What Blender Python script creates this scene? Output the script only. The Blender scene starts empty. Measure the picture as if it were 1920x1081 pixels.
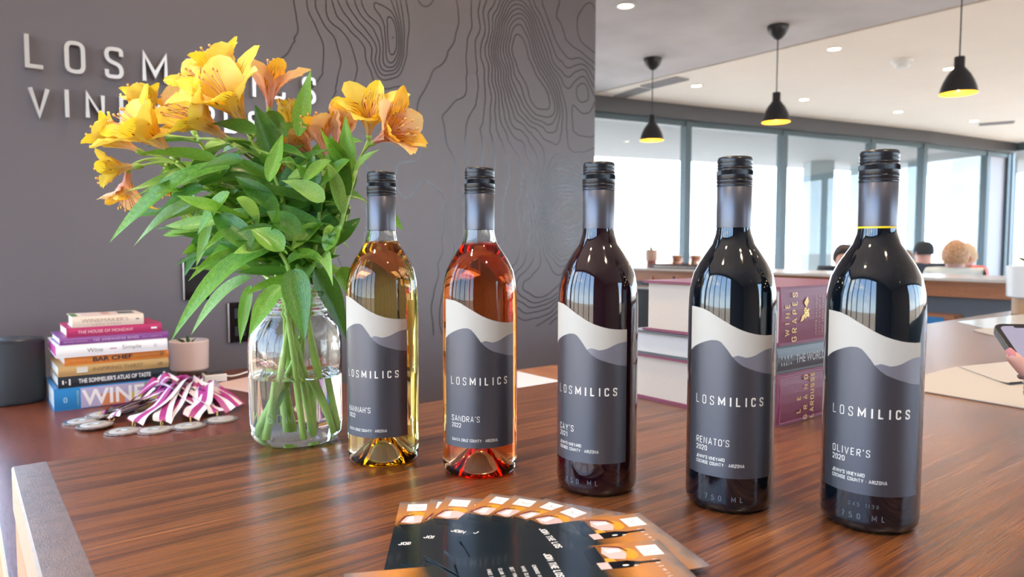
import bpy, bmesh, math, random
from mathutils import Vector, Matrix
random.seed(7)
PI = math.pi
C = bpy.context.scene.collection
SC = bpy.context.scene
TZ = 0.92                      # height of the front table top above the floor; everything is laid out relative to it

# ------------------------------------------------------------------ camera
F = 1329.57; PITCH = 0.0599; ROLL = 0.0012; YAW = 0.9057; HC = 0.2246
_v = Vector((math.cos(YAW)*math.cos(PITCH), math.sin(YAW)*math.cos(PITCH), -math.sin(PITCH)))
_r0 = Vector((math.sin(YAW), -math.cos(YAW), 0)); _u0 = _r0.cross(_v)
_r = _r0*math.cos(ROLL) + _u0*math.sin(ROLL); _u = _u0*math.cos(ROLL) - _r0*math.sin(ROLL)
CO = Vector((0, 0, HC))
cd = bpy.data.cameras.new('camera'); cam = bpy.data.objects.new('camera', cd); C.objects.link(cam)
m3 = Matrix((_r, _u, -_v)).transposed()
cam.matrix_world = Matrix.Translation(CO + Vector((0, 0, TZ))) @ m3.to_4x4()
cd.sensor_width = 36; cd.lens = F*36/1920; cd.clip_start = .02; cd.clip_end = 500
cd.dof.use_dof = True; cd.dof.focus_distance = .72; cd.dof.aperture_fstop = 9.5
SC.camera = cam

def ray(x, y): return _v + _r*((x-960)/F) - _u*((y-540.5)/F)
def W(x, y, t): return CO + ray(x, y)*t              # the place seen at a photo point, t metres away
def onz(x, y, z):
    d = ray(x, y); return CO + d*((z-HC)/d.z)
def ony(x, y, Y):
    d = ray(x, y); return CO + d*(Y/d.y)
def onx(x, y, X):
    d = ray(x, y); return CO + d*(X/d.x)

# ------------------------------------------------------------------ view, world, sun
SC.view_settings.view_transform = 'Standard'; SC.view_settings.look = 'None'
SC.view_settings.gamma = 1; SC.view_settings.use_curve_mapping = False
SC.view_settings.exposure = 0.55
cy = SC.cycles
cy.max_bounces = 14; cy.transmission_bounces = 14; cy.transparent_max_bounces = 16
cy.diffuse_bounces = 4; cy.glossy_bounces = 6
cy.sample_clamp_indirect = 8; cy.blur_glossy = 0.6; cy.use_denoising = True
SKY = 6.5
w = bpy.data.worlds.new('sky'); SC.world = w; w.use_nodes = True
nt = w.node_tree; nt.nodes.clear()
out = nt.nodes.new('ShaderNodeOutputWorld'); bg = nt.nodes.new('ShaderNodeBackground')
tc = nt.nodes.new('ShaderNodeTexCoord'); sx = nt.nodes.new('ShaderNodeSeparateXYZ')
cr = nt.nodes.new('ShaderNodeValToRGB')
cr.color_ramp.elements[0].position = 0.0; cr.color_ramp.elements[0].color = (.78, .88, 1, 1)
cr.color_ramp.elements[1].position = 1.0; cr.color_ramp.elements[1].color = (.22, .42, .9, 1)
e = cr.color_ramp.elements.new(.25); e.color = (.48, .68, 1, 1)
nz = nt.nodes.new('ShaderNodeTexNoise'); nz.inputs['Scale'].default_value = 3; nz.inputs['Detail'].default_value = 5
mpn = nt.nodes.new('ShaderNodeMapping'); mpn.inputs['Scale'].default_value = (1, 1, 3.5)
cl = nt.nodes.new('ShaderNodeValToRGB'); cl.color_ramp.elements[0].position = .52; cl.color_ramp.elements[1].position = .7
mx = nt.nodes.new('ShaderNodeMix'); mx.data_type = 'RGBA'; mx.inputs['B'].default_value = (1, 1, 1, 1)
L = nt.links.new
L(tc.outputs['Generated'], sx.inputs[0]); L(sx.outputs['Z'], cr.inputs[0])
L(tc.outputs['Generated'], mpn.inputs[0]); L(mpn.outputs[0], nz.inputs['Vector']); L(nz.outputs['Fac'], cl.inputs[0])
L(cl.outputs[0], mx.inputs['Factor']); L(cr.outputs[0], mx.inputs['A']); L(mx.outputs['Result'], bg.inputs['Color'])
bg.inputs['Strength'].default_value = SKY; L(bg.outputs[0], out.inputs[0])
sd = bpy.data.lights.new('sun', 'SUN'); sd.energy = 15; sd.angle = .01; sd.color = (1, .93, .82)
so = bpy.data.objects.new('sun', sd); C.objects.link(so)
so.rotation_euler = Vector((-.50, -.50, -.78)).to_track_quat('-Z', 'Y').to_euler()

# ------------------------------------------------------------------ materials
MATS = {}
def newmat(name):
    m = bpy.data.materials.new(name); m.use_nodes = True
    n = m.node_tree; b = n.nodes['Principled BSDF']; return m, n, b
def pr(name, col, rough=.5, metal=0, ior=1.5, **k):
    if name in MATS: return MATS[name]
    m, n, b = newmat(name)
    b.inputs['Base Color'].default_value = (*col, 1); b.inputs['Roughness'].default_value = rough
    b.inputs['Metallic'].default_value = metal; b.inputs['IOR'].default_value = ior
    for key, val in k.items():
        if key == 'noise':          # amount, scale : slight colour variation and relief
            amt, sc = val
            t = n.nodes.new('ShaderNodeTexCoord'); z = n.nodes.new('ShaderNodeTexNoise')
            z.inputs['Scale'].default_value = sc; z.inputs['Detail'].default_value = 4
            n.links.new(t.outputs['Object'], z.inputs['Vector'])
            r = n.nodes.new('ShaderNodeValToRGB')
            r.color_ramp.elements[0].color = (*[c*(1-amt) for c in col], 1)
            r.color_ramp.elements[1].color = (*[min(1, c*(1+amt)) for c in col], 1)
            r.color_ramp.elements[0].position = .3; r.color_ramp.elements[1].position = .7
            n.links.new(z.outputs['Fac'], r.inputs[0]); n.links.new(r.outputs[0], b.inputs['Base Color'])
        elif key == 'bump':
            st, sc = val
            t = n.nodes.new('ShaderNodeTexCoord'); z = n.nodes.new('ShaderNodeTexNoise')
            z.inputs['Scale'].default_value = sc; z.inputs['Detail'].default_value = 3
            n.links.new(t.outputs['Object'], z.inputs['Vector'])
            bp = n.nodes.new('ShaderNodeBump'); bp.inputs['Strength'].default_value = st; bp.inputs['Distance'].default_value = .002
            n.links.new(z.outputs['Fac'], bp.inputs['Height']); n.links.new(bp.outputs[0], b.inputs['Normal'])
        elif key == 'coat': b.inputs['Coat Weight'].default_value = val; b.inputs['Coat Roughness'].default_value = .08
        elif key == 'trans': b.inputs['Transmission Weight'].default_value = val
        elif key == 'sss': b.inputs['Subsurface Weight'].default_value = val; b.inputs['Subsurface Scale'].default_value = .01
        elif key == 'spec': b.inputs['Specular IOR Level'].default_value = val
        elif key == 'emit': b.inputs['Emission Color'].default_value = (*val[0], 1); b.inputs['Emission Strength'].default_value = val[1]
    MATS[name] = m; return m
def ramp(n, stops):
    r = n.nodes.new('ShaderNodeValToRGB'); e = r.color_ramp.elements
    e[0].position = stops[0][0]; e[0].color = (*stops[0][1], 1)
    e[1].position = stops[-1][0]; e[1].color = (*stops[-1][1], 1)
    for p, c in stops[1:-1]:
        q = e.new(p); q.color = (*c, 1)
    return r
def wood(name, stops, scale=(1, 12, 12), rough=.35, nscale=3, bump=.15, pore=1.0, spec=.5):
    """long-grained veneer: low frequency bands, fine fibres, dark pores; grain along object X"""
    m, n, b = newmat(name); Lk = n.links.new
    t = n.nodes.new('ShaderNodeTexCoord'); mp = n.nodes.new('ShaderNodeMapping'); mp.inputs['Scale'].default_value = scale
    Lk(t.outputs['Object'], mp.inputs[0])
    z1 = n.nodes.new('ShaderNodeTexNoise'); z1.inputs['Scale'].default_value = nscale; z1.inputs['Detail'].default_value = 6; z1.inputs['Roughness'].default_value = .62; z1.inputs['Distortion'].default_value = .35
    Lk(mp.outputs[0], z1.inputs['Vector'])
    r = ramp(n, stops); Lk(z1.outputs['Fac'], r.inputs[0])
    mp2 = n.nodes.new('ShaderNodeMapping'); mp2.inputs['Scale'].default_value = (scale[0]*9, scale[1]*26, scale[2]*26)
    Lk(t.outputs['Object'], mp2.inputs[0])
    z2 = n.nodes.new('ShaderNodeTexNoise'); z2.inputs['Scale'].default_value = nscale; z2.inputs['Detail'].default_value = 2
    Lk(mp2.outputs[0], z2.inputs['Vector'])
    r2 = ramp(n, [(.34, (.42, .38, .36)), (.47, (1, 1, 1))]); Lk(z2.outputs['Fac'], r2.inputs[0])
    mm = n.nodes.new('ShaderNodeMix'); mm.data_type = 'RGBA'; mm.blend_type = 'MULTIPLY'; mm.inputs['Factor'].default_value = pore
    Lk(r.outputs[0], mm.inputs['A']); Lk(r2.outputs[0], mm.inputs['B']); Lk(mm.outputs['Result'], b.inputs['Base Color'])
    bp = n.nodes.new('ShaderNodeBump'); bp.inputs['Strength'].default_value = bump; bp.inputs['Distance'].default_value = .001
    Lk(z2.outputs['Fac'], bp.inputs['Height']); Lk(bp.outputs[0], b.inputs['Normal'])
    b.inputs['Roughness'].default_value = rough; b.inputs['Specular IOR Level'].default_value = spec
    MATS[name] = m; return m
def glass(name, col=(1, 1, 1), rough=0.0, ior=1.47):
    if name in MATS: return MATS[name]
    m = bpy.data.materials.new(name); m.use_nodes = True; n = m.node_tree; n.nodes.clear()
    o = n.nodes.new('ShaderNodeOutputMaterial'); g = n.nodes.new('ShaderNodeBsdfGlass')
    g.inputs['Color'].default_value = (*col, 1); g.inputs['Roughness'].default_value = rough; g.inputs['IOR'].default_value = ior
    n.links.new(g.outputs[0], o.inputs[0]); MATS[name] = m; return m
def pane_mat(name, col=(.93, .97, .97)):
    m = bpy.data.materials.new(name); m.use_nodes = True; n = m.node_tree; n.nodes.clear()
    o = n.nodes.new('ShaderNodeOutputMaterial'); t = n.nodes.new('ShaderNodeBsdfTransparent'); g = n.nodes.new('ShaderNodeBsdfGlossy')
    f = n.nodes.new('ShaderNodeFresnel'); ge = n.nodes.new('ShaderNodeNewGeometry'); mr = n.nodes.new('ShaderNodeMapRange'); mr.inputs['To Min'].default_value = 1.5; mr.inputs['To Max'].default_value = 1/1.5
    n.links.new(ge.outputs['Backfacing'], mr.inputs['Value']); n.links.new(mr.outputs[0], f.inputs['IOR']); mxs = n.nodes.new('ShaderNodeMixShader')
    t.inputs['Color'].default_value = (*col, 1); g.inputs['Roughness'].default_value = 0
    n.links.new(f.outputs[0], mxs.inputs[0]); n.links.new(t.outputs[0], mxs.inputs[1]); n.links.new(g.outputs[0], mxs.inputs[2])
    n.links.new(mxs.outputs[0], o.inputs[0]); MATS[name] = m; return m
def liquid(name, absorb, dens, surf=(1, 1, 1)):
    m = bpy.data.materials.new(name); m.use_nodes = True; n = m.node_tree; n.nodes.clear()
    o = n.nodes.new('ShaderNodeOutputMaterial'); t = n.nodes.new('ShaderNodeBsdfTransparent'); t.inputs['Color'].default_value = (*surf, 1)
    v = n.nodes.new('ShaderNodeVolumeAbsorption'); v.inputs['Color'].default_value = (*absorb, 1); v.inputs['Density'].default_value = dens
    n.links.new(t.outputs[0], o.inputs['Surface']); n.links.new(v.outputs[0], o.inputs['Volume']); MATS[name] = m; return m

M_wall = pr('charcoal paint', (.132, .112, .116), .42, noise=(.06, 2), bump=(.05, 250))
M_line = pr('varnish line', (.06, .058, .062), .16, coat=.6)
M_ceilA = pr('grey plaster', (.55, .52, .53), .75, noise=(.10, 2.2), bump=(.3, 5))
M_ceilB = pr('cream ceiling', (.90, .82, .73), .8, noise=(.02, 2))
M_white = pr('white paint', (.82, .82, .80), .6)
M_greyp = pr('grey panel paint', (.16, .175, .20), .5)
M_frame = pr('window frame metal', (.085, .12, .14), .45, .3)
M_frameD = pr('dark bronze frame', (.10, .10, .11), .35, .5)
M_floor = pr('polished concrete', (.46, .41, .36), .3, noise=(.12, 1.5))
M_conc = pr('patio concrete', (.42, .40, .37), .8, noise=(.1, 2))
M_tan = pr('dry grass field', (.50, .33, .19), .9, noise=(.25, .2))
M_post = pr('pale grey render', (.20, .26, .29), .8)
M_table = wood('walnut veneer', [(.30, (.036, .011, .004)), (.42, (.110, .034, .011)), (.52, (.205, .070, .020)), (.60, (.145, .046, .015)), (.72, (.34, .13, .037))], scale=(.55, 17, 17), rough=.27, bump=.20, spec=.85, pore=.8)
M_lower = wood('walnut veneer cross', [(.3, (.075, .016, .007)), (.5, (.135, .033, .014)), (.75, (.19, .054, .022))], scale=(8, .8, 8), rough=.30, pore=.4, bump=.1)
M_band = wood('walnut end band', [(.3, (.07, .03, .02)), (.7, (.17, .08, .05))], scale=(30, 30, 30), rough=.30, bump=.6, spec=.8)
M_orange = wood('warm oak edge', [(.3, (.24, .08, .03)), (.7, (.42, .165, .065))], scale=(2, 2, .5), rough=.5, pore=.5)
M_baro = wood('orange oak fascia', [(.3, (.34, .13, .06)), (.7, (.52, .23, .11))], scale=(6, .6, 6), rough=.4, pore=.4)
M_steel = pr('brushed steel', (.55, .50, .47), .28, 1)
M_black = pr('black plastic', (.012, .012, .014), .35)
M_blackg = pr('gloss black', (.006, .006, .008), .06, coat=.5)
M_darkfab = pr('speaker grille', (.02, .021, .024), .55, bump=(.4, 900))
M_cream = pr('label cream', (.46, .42, .36), .55)
M_ldark = pr('label slate', (.100, .098, .112), .40, .75, bump=(.05, 900))
M_lilac = pr('label dusk grey', (.20, .19, .215), .4, .3)
M_gold = pr('label pale foil', (.86, .80, .70), .35, .2)
M_page = pr('book pages', (.58, .50, .42), .8, bump=(.2, 400))
M_pagew = pr('white book pages', (.58, .55, .52), .8, bump=(.2, 400))
M_paper = pr('paper', (.78, .74, .70), .7)
M_paperm = pr('menu paper', (.50, .47, .445), .7, bump=(.05, 30))
M_pink = pr('blush ceramic', (.72, .55, .50), .35)
M_pot = pr('white ceramic', (.78, .78, .77), .3)
M_soil = pr('soil', (.05, .03, .02), .9, bump=(1, 120))
M_leafp = pr('succulent leaf', (.13, .27, .08), .4)
M_yell = pr('shade yellow lining', (.95, .55, .05), .5)
M_shade = pr('shade dark metal', (.045, .045, .05), .35, .5)
M_bulb = pr('bulb', (1, .9, .6), .5, emit=((1, .62, .22), 9))
M_dl = pr('downlight lens', (1, .9, .7), .5, emit=((1, .72, .42), 14))
M_skin = pr('skin', (.62, .34, .27), .45, sss=.15)
M_glass = glass('clear glass', (.985, .995, .985))
M_pane = pane_mat('window glass')

# ------------------------------------------------------------------ object helpers
def thing(name, label, cat, loc=(0, 0, 0), rotz=0, group=None):
    o = bpy.data.objects.new(name, None); C.objects.link(o); o.empty_display_size = .03
    o.location = loc; o.rotation_euler = (0, 0, rotz); o['label'] = label; o['category'] = cat
    if group: o['group'] = group
    return o
def tag(o, label, cat, group=None, kind=None):
    o['label'] = label; o['category'] = cat
    if group: o['group'] = group
    if kind: o['kind'] = kind
    return o
class MB:
    def __init__(s): s.v = []; s.f = []; s.mi = []; s.att = None
    def add(s, vs, fs, mi=0):
        b = len(s.v); s.v += [tuple(p) for p in vs]; s.f += [tuple(i+b for i in f) for f in fs]; s.mi += [mi]*len(fs); return s
    def box(s, x0, x1, y0, y1, z0, z1, mi=0):
        vs = [(x, y, z) for z in (z0, z1) for y in (y0, y1) for x in (x0, x1)]
        return s.add(vs, [(0, 2, 3, 1), (4, 5, 7, 6), (0, 1, 5, 4), (2, 6, 7, 3), (0, 4, 6, 2), (1, 3, 7, 5)], mi)
    def lathe(s, prof, n=48, c=(0, 0), flip=False, mi=0, mod=None):
        vs = []; fs = []
        for j, (r, z) in enumerate(prof):
            for i in range(n):
                a = 2*PI*i/n; rr = r + (mod(a, j) if mod else 0)
                vs.append((c[0]+rr*math.cos(a), c[1]+rr*math.sin(a), z))
        for j in range(len(prof)-1):
            for i in range(n):
                q = (j*n+i, j*n+(i+1) % n, (j+1)*n+(i+1) % n, (j+1)*n+i)
                fs.append(q if not flip else q[::-1])
        return s.add(vs, fs, mi)
    def tube(s, pts, rad, n=8, mi=0, caps=True):
        pts = [Vector(p) for p in pts]; N = len(pts)
        if not hasattr(rad, '__len__'): rad = [rad]*N
        vs = []; fs = []; up = None
        for i, p in enumerate(pts):
            t = (pts[min(i+1, N-1)]-pts[max(i-1, 0)]).normalized()
            if up is None:
                up = t.orthogonal().normalized()
            up = (up - t*up.dot(t)).normalized(); q = t.cross(up)
            for k in range(n):
                a = 2*PI*k/n; vs.append(p + (up*math.cos(a)+q*math.sin(a))*rad[i])
        for i in range(N-1):
            for k in range(n):
                fs.append((i*n+k, i*n+(k+1) % n, (i+1)*n+(k+1) % n, (i+1)*n+k))
        if caps:
            fs.append(tuple(range(n))[::-1]); fs.append(tuple((N-1)*n+k for k in range(n)))
        return s.add(vs, fs, mi)
    def prism(s, poly, z0, z1, mi=0):
        n = len(poly)
        vs = [(x, y, z0) for x, y in poly]+[(x, y, z1) for x, y in poly]
        fs = [tuple(range(n))[::-1], tuple(range(n, 2*n))]+[(i, (i+1) % n, n+(i+1) % n, n+i) for i in range(n)]
        return s.add(vs, fs, mi)
    def grid(s, fn, nu, nv, mi=0, flip=False):
        vs = [fn(i/nu, j/nv) for j in range(nv+1) for i in range(nu+1)]; fs = []
        for j in range(nv):
            for i in range(nu):
                a = j*(nu+1)+i; q = (a, a+1, a+nu+2, a+nu+1); fs.append(q[::-1] if flip else q)
        return s.add(vs, fs, mi)
    def build(s, name, mats, parent=None, smooth=False, bevel=0, fixn=False, angle=None):
        me = bpy.data.meshes.new(name); me.from_pydata(s.v, [], s.f); me.update()
        if not isinstance(mats, (list, tuple)): mats = [mats]
        for m in mats: me.materials.append(m)
        if len(mats) > 1: me.polygons.foreach_set('material_index', s.mi)
        if fixn:
            b = bmesh.new(); b.from_mesh(me); bmesh.ops.recalc_face_normals(b, faces=b.faces); b.to_mesh(me); b.free()
        if smooth:
            me.polygons.foreach_set('use_smooth', [True]*len(me.polygons))
            if angle: me.set_sharp_from_angle(angle=math.radians(angle))
        if s.att:
            for nme, vals in s.att.items():
                a = me.attributes.new(nme, 'FLOAT', 'POINT'); a.data.foreach_set('value', vals)
        o = bpy.data.objects.new(name, me); C.objects.link(o)
        if parent: o.parent = parent
        if bevel:
            bm = o.modifiers.new('bevel', 'BEVEL'); bm.width = bevel; bm.segments = 2; bm.limit_method = 'ANGLE'
        return o
def struct(o): o['kind'] = 'structure'; return o
def copy_thing(root, loc=None, rotz=None, label=None):
    r = root.copy(); C.objects.link(r)
    if loc is not None: r.location = loc
    if rotz is not None: r.rotation_euler = (0, 0, rotz)
    if label: r['label'] = label
    for ch in list(root.children):
        c = ch.copy(); C.objects.link(c); c.parent = r
        for g in list(ch.children):
            d = g.copy(); C.objects.link(d); d.parent = c
    return r

# ------------------------------------------------------------------ lettering: condensed stroke capitals
R_ = 'r'
G = {
 'L': (.40, [([(0, 1), (0, 0), (1, 0)], 0)]),
 'O': (.44, [([(0, 0), (0, 1), (1, 1), (1, 0)], 2)]),
 '0': (.42, [([(0, 0), (0, 1), (1, 1), (1, 0)], 2)]),
 'S': (.42, [([(1, .76), (1, 1), (0, 1), (0, .58), (1, .42), (1, 0), (0, 0), (0, .24)], 1)]),
 'M': (.66, [([(0, 0), (0, 1), (.5, .3), (1, 1), (1, 0)], 0)]),
 'I': (.0, [([(0, 0), (0, 1)], 0)]),
 'C': (.42, [([(1, .74), (1, 1), (0, 1), (0, 0), (1, 0), (1, .26)], 1)]),
 'V': (.50, [([(0, 1), (.5, 0), (1, 1)], 0)]),
 'N': (.48, [([(0, 0), (0, 1), (1, 0), (1, 1)], 0)]),
 'E': (.38, [([(1, 1), (0, 1), (0, 0), (1, 0)], 0), ([(0, .52), (.85, .52)], 0)]),
 'F': (.36, [([(1, 1), (0, 1), (0, 0)], 0), ([(0, .52), (.85, .52)], 0)]),
 'Y': (.50, [([(0, 1), (.5, .45), (1, 1)], 0), ([(.5, .45), (.5, 0)], 0)]),
 'A': (.50, [([(0, 0), (.5, 1), (1, 0)], 0), ([(.2, .32), (.8, .32)], 0)]),
 'R': (.44, [([(0, 0), (0, 1), (1, 1), (1, .48), (0, .48)], 1), ([(.45, .48), (1, 0)], 0)]),
 'P': (.42, [([(0, 0), (0, 1), (1, 1), (1, .45), (0, .45)], 1)]),
 'B': (.42, [([(0, 0), (0, 1), (.9, 1), (.9, .52), (0, .52)], 1), ([(0, .52), (1, .52), (1, 0), (0, 0)], 1)]),
 'D': (.44, [([(0, 0), (0, 1), (1, 1), (1, 0)], 3)]),
 'H': (.44, [([(0, 0), (0, 1)], 0), ([(1, 0), (1, 1)], 0), ([(0, .5), (1, .5)], 0)]),
 'T': (.44, [([(0, 1), (1, 1)], 0), ([(.5, 1), (.5, 0)], 0)]),
 'J': (.36, [([(1, 1), (1, 0), (0, 0), (0, .26)], 1)]),
 'U': (.44, [([(0, 1), (0, 0), (1, 0), (1, 1)], 1)]),
 'G': (.44, [([(1, .74), (1, 1), (0, 1), (0, 0), (1, 0), (1, .48), (.55, .48)], 1)]),
 'K': (.46, [([(0, 0), (0, 1)], 0), ([(1, 1), (0, .4)], 0), ([(.35, .6), (1, 0)], 0)]),
 'W': (.72, [([(0, 1), (.25, 0), (.5, .75), (.75, 0), (1, 1)], 0)]),
 'Z': (.44, [([(0, 1), (1, 1), (0, 0), (1, 0)], 0)]),
 'X': (.46, [([(0, 0), (1, 1)], 0), ([(0, 1), (1, 0)], 0)]),
 '2': (.42, [([(0, .74), (0, 1), (1, 1), (1, .55), (0, .1), (0, 0), (1, 0)], 1)]),
 '1': (.2, [([(0, .8), (1, 1), (1, 0)], 0)]),
 '5': (.42, [([(1, 1), (0, 1), (0, .58), (1, .58), (1, 0), (0, 0), (0, .2)], 1)]),
 '7': (.42, [([(0, 1), (1, 1), (.3, 0)], 0)]),
 '4': (.44, [([(.8, 0), (.8, 1), (0, .3), (1, .3)], 0)]),
 '3': (.42, [([(0, .8), (0, 1), (1, 1), (1, .52), (.3, .52)], 1), ([(.3, .52), (1, .52), (1, 0), (0, 0), (0, .2)], 1)]),
 '8': (.42, [([(0, 0), (0, .5), (1, .5), (1, 0)], 2), ([(0, .5), (0, 1), (1, 1), (1, .5)], 2)]),
 "'": (.0, [([(0, 1), (0, .78)], 0)]), '.': (.0, [([(0, 0), (0, .12)], 0)]), '-': (.1, [([(0, .5), (1, .5)], 0)]),
 '&': (.5, [([(1, 0), (.1, .8), (.3, 1), (.6, .8), (0, .3), (.2, 0), (.6, 0), (1, .45)], 0)]),
}
def rounded(pts, mode, asp):
    """pts in real units; round interior corners"""
    if mode == 0: return pts, False
    closed = mode in (2, 3); P = [Vector(p) for p in pts]; n = len(P); o = []
    for i in range(n):
        if (not closed and i in (0, n-1)) or (mode == 3 and i in (0, 1)):
            o.append(P[i]); continue
        a = P[i-1]; b = P[i]; c = P[(i+1) % n]
        d1 = (a-b); d2 = (c-b); r = min(.2*asp*2.2, d1.length*.48, d2.length*.48)
        p1 = b+d1.normalized()*r; p2 = b+d2.normalized()*r
        for k in range(5):
            t = k/4; o.append(p1*(1-t)**2+b*2*t*(1-t)+p2*t*t)
    return [tuple(p) for p in o], closed
def ribbon2d(pts, closed, wd):
    P = [Vector(p) for p in pts]; n = len(P); A = []; B = []
    for i in range(n):
        pa = P[i-1] if (closed or i > 0) else None; pc = P[(i+1) % n] if (closed or i < n-1) else None
        d1 = (P[i]-pa).normalized() if pa is not None else (pc-P[i]).normalized()
        d2 = (pc-P[i]).normalized() if pc is not None else d1
        n1 = Vector((-d1.y, d1.x)); n2 = Vector((-d2.y, d2.x)); m = (n1+n2)
        if m.length < 1e-4: m = n1
        m.normalize(); k = min(2.2, 1/max(.3, m.dot(n1)))
        ext = Vector((0, 0))
        A.append(P[i]+m*wd/2*k); B.append(P[i]-m*wd/2*k)
    vs = []
    for a, b in zip(A, B): vs += [tuple(a), tuple(b)]
    fs = [(2*i, 2*i+1, 2*i+3, 2*i+2) for i in range(n-1)]
    if closed: fs.append((2*n-2, 2*n-1, 1, 0))
    return vs, fs
def text2d(s, h, wt, track=.22, wide=1.0, slant=0):
    """list of (vs, fs) per glyph in the plane, baseline at y=0, total width"""
    x = 0; res = []
    for ch in s.upper():
        if ch == ' ': x += h*(.26+track); continue
        wdt, strokes = G.get(ch, G['I']); wdt *= wide; gv = []; gf = []
        for pts, mode in strokes:
            half = wt/2
            pp = [(x+half+p[0]*wdt*h, half+p[1]*(h-wt) if mode else p[1]*h) for p in pts]
            if mode == 0:   # extend open ends stay; inset corners
                pp = [(a, min(max(b, half if any(abs(q[1]-p[1]) < 1e-6 and q is not p for q in pts) else 0), h-half if any(abs(q[1]-p[1]) < 1e-6 and q is not p for q in pts) else h)) for (a, b), p in zip(pp, pts)]
            pp, closed = rounded(pp, mode, wdt*h)
            v, f = ribbon2d(pp, closed, wt); b = len(gv); gv += v; gf += [tuple(i+b for i in q) for q in f]
        if slant: gv = [(a+b*slant, b) for a, b in gv]
        res.append((gv, gf, ch)); x += wdt*h+wt+h*track
    return res, x-h*track
def text_mesh(s, h, wt, mapf, track=.22, wide=1.0, fit=None, slant=0):
    g, tw = text2d(s, h, wt, track, wide, slant)
    if fit:      # adjust tracking so that the line has this length
        ns = max(1, len(s)-1); track += (fit-tw)/ns/h; g, tw = text2d(s, h, wt, track, wide, slant)
    mb = MB()
    for gv, gf, ch in g: mb.add([mapf(a, b) for a, b in gv], gf)
    return mb
def bfont(s, size, off=0.0):
    cu = bpy.data.curves.new('t', 'FONT'); cu.body = s; cu.size = size; cu.offset = off; cu.resolution_u = 3
    ob = bpy.data.objects.new('t', cu); me = bpy.data.meshes.new_from_object(ob)
    vs = [(v.co.x, v.co.y) for v in me.vertices]; fs = [tuple(p.vertices) for p in me.polygons]
    bpy.data.objects.remove(ob); bpy.data.curves.remove(cu); bpy.data.meshes.remove(me); return vs, fs
def bfont_mesh(s, mapf, width, height, off=0.0):
    """lettering stretched into width x height, lower left at 0,0"""
    vs, fs = bfont(s, 1.0, off)
    x0 = min(a for a, b in vs); x1 = max(a for a, b in vs); y0 = min(b for a, b in vs); y1 = max(b for a, b in vs)
    mb = MB(); mb.add([mapf((a-x0)/(x1-x0)*width, (b-y0)/(y1-y0)*height) for a, b in vs], fs); return mb

# ================================================================== THE ROOM
ZC = 1.8; ZF = -TZ
HP = [(2.2, 6.05), (5.3, 5.50), (6.62, 5.22), (8.05, 4.88), (9.58, 4.53), (10.60, 4.30), (12.2, 4.06), (12.75, 3.96)]
HPO = [(2.0, 6.10)]+[(x, y+.06) for x, y in HP[1:-1]]+[(12.9, 4.0)]
def hy(x):
    for (a, b), (c, d) in zip(HPO[:-1], HPO[1:]):
        if x <= c: return b+(d-b)*(x-a)/(c-a)
mb = MB(); mb.prism([(-1.75, -4.1), (12.9, -4.1)]+HPO[::-1]+[(2.0, 2.35), (-1.75, 2.35)], ZF-.1, ZF); struct(mb.build('floor', M_floor, fixn=True))
mb = MB(); mb.prism([(-1.75, -4.1), (5.236, -4.1), (5.236, hy(5.236)), (2.0, 6.1), (2.0, 2.35), (-1.75, 2.35)], ZC, ZC+.25); struct(mb.build('ceiling', M_ceilA, fixn=True))
mb = MB(); mb.prism([(5.276, -4.1), (12.9, -4.1)]+[q for q in HPO[::-1] if q[0] > 5.3]+[(5.276, hy(5.276))], ZC, ZC+.25); struct(mb.build('ceiling', M_ceilB, fixn=True))
mb = MB(); mb.box(5.236, 5.276, -4.1, 5.5, ZC+.03, ZC+.25); struct(mb.build('trim_1', M_black))
mb = MB(); mb.box(.078, 2.175, 2.2, 2.35, ZF, ZC); wall = struct(mb.build('wall_back', M_wall))

mb = MB(); mb.box(2.025, 2.174, 2.351, 6.05, ZF, ZC); struct(mb.build('wall_side', M_wall))
# contour lines varnished on the wall (flat print): marching squares over a terrain made for this wall
PK = []
for px, py, sgx, sgy, a in [(688, 5, .10, .10, 3.4), (712, 112, .035, .05, 1.6), (735, 78, .03, .07, 2.2), (968, 75, .085, .13, 5.0), (1010, 188, .10, .12, 4.2),
                            (1100, 165, .06, .06, 2.0), (1062, 405, .11, .12, 6.5), (1000, 540, .12, .07, 2.0), (1075, 620, .1, .12, -2.4), (880, 600, .08, .18, 2.2), (1120, 60, .12, .2, -2.0), (830, 420, .1, .2, -1.2)]:
    p = ony(px, py, 2.2); PK.append((p.x, p.z, sgx, sgy, a))
from mathutils import noise as mn
def H(x, z):
    wx = x+.035*mn.noise((x*5, z*5, 1))+.012*mn.noise((x*16, z*16, 4)); wz = z+.035*mn.noise((x*5, z*5, 9))+.012*mn.noise((x*16, z*16, 7))
    hgt = 8*(wx-.8)+1.2*math.sin(wz*4.2)
    for a, b, sa, sb, am in PK:
        q = ((wx-a)/sa)**2+((wz-b)/sb)**2
        if q < 9: hgt += 1.8*am*math.exp(-q/2)
    return hgt + .5*mn.noise((x*7, z*4, 3))
x0, x1, z0, z1 = .80, 2.172, -.10, 1.36; nx, nz_ = 210, 224
hh = [[H(x0+(x1-x0)*i/nx, z0+(z1-z0)*j/nz_) for i in range(nx+1)] for j in range(nz_+1)]
mb = MB(); hw = .0019; step = .84
def emit_seg(a, b):
    d = Vector((b[0]-a[0], b[1]-a[1]));
    if d.length < 1e-5: return
    d.normalize(); n = Vector((-d.y, d.x))*hw; e = d*hw*.5
    mb.add([(a[0]-e.x+n.x, 2.1993, a[1]-e.y+n.y), (a[0]-e.x-n.x, 2.1993, a[1]-e.y-n.y), (b[0]+e.x-n.x, 2.1993, b[1]+e.y-n.y), (b[0]+e.x+n.x, 2.1993, b[1]+e.y+n.y)], [(0, 1, 2, 3)])
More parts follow.
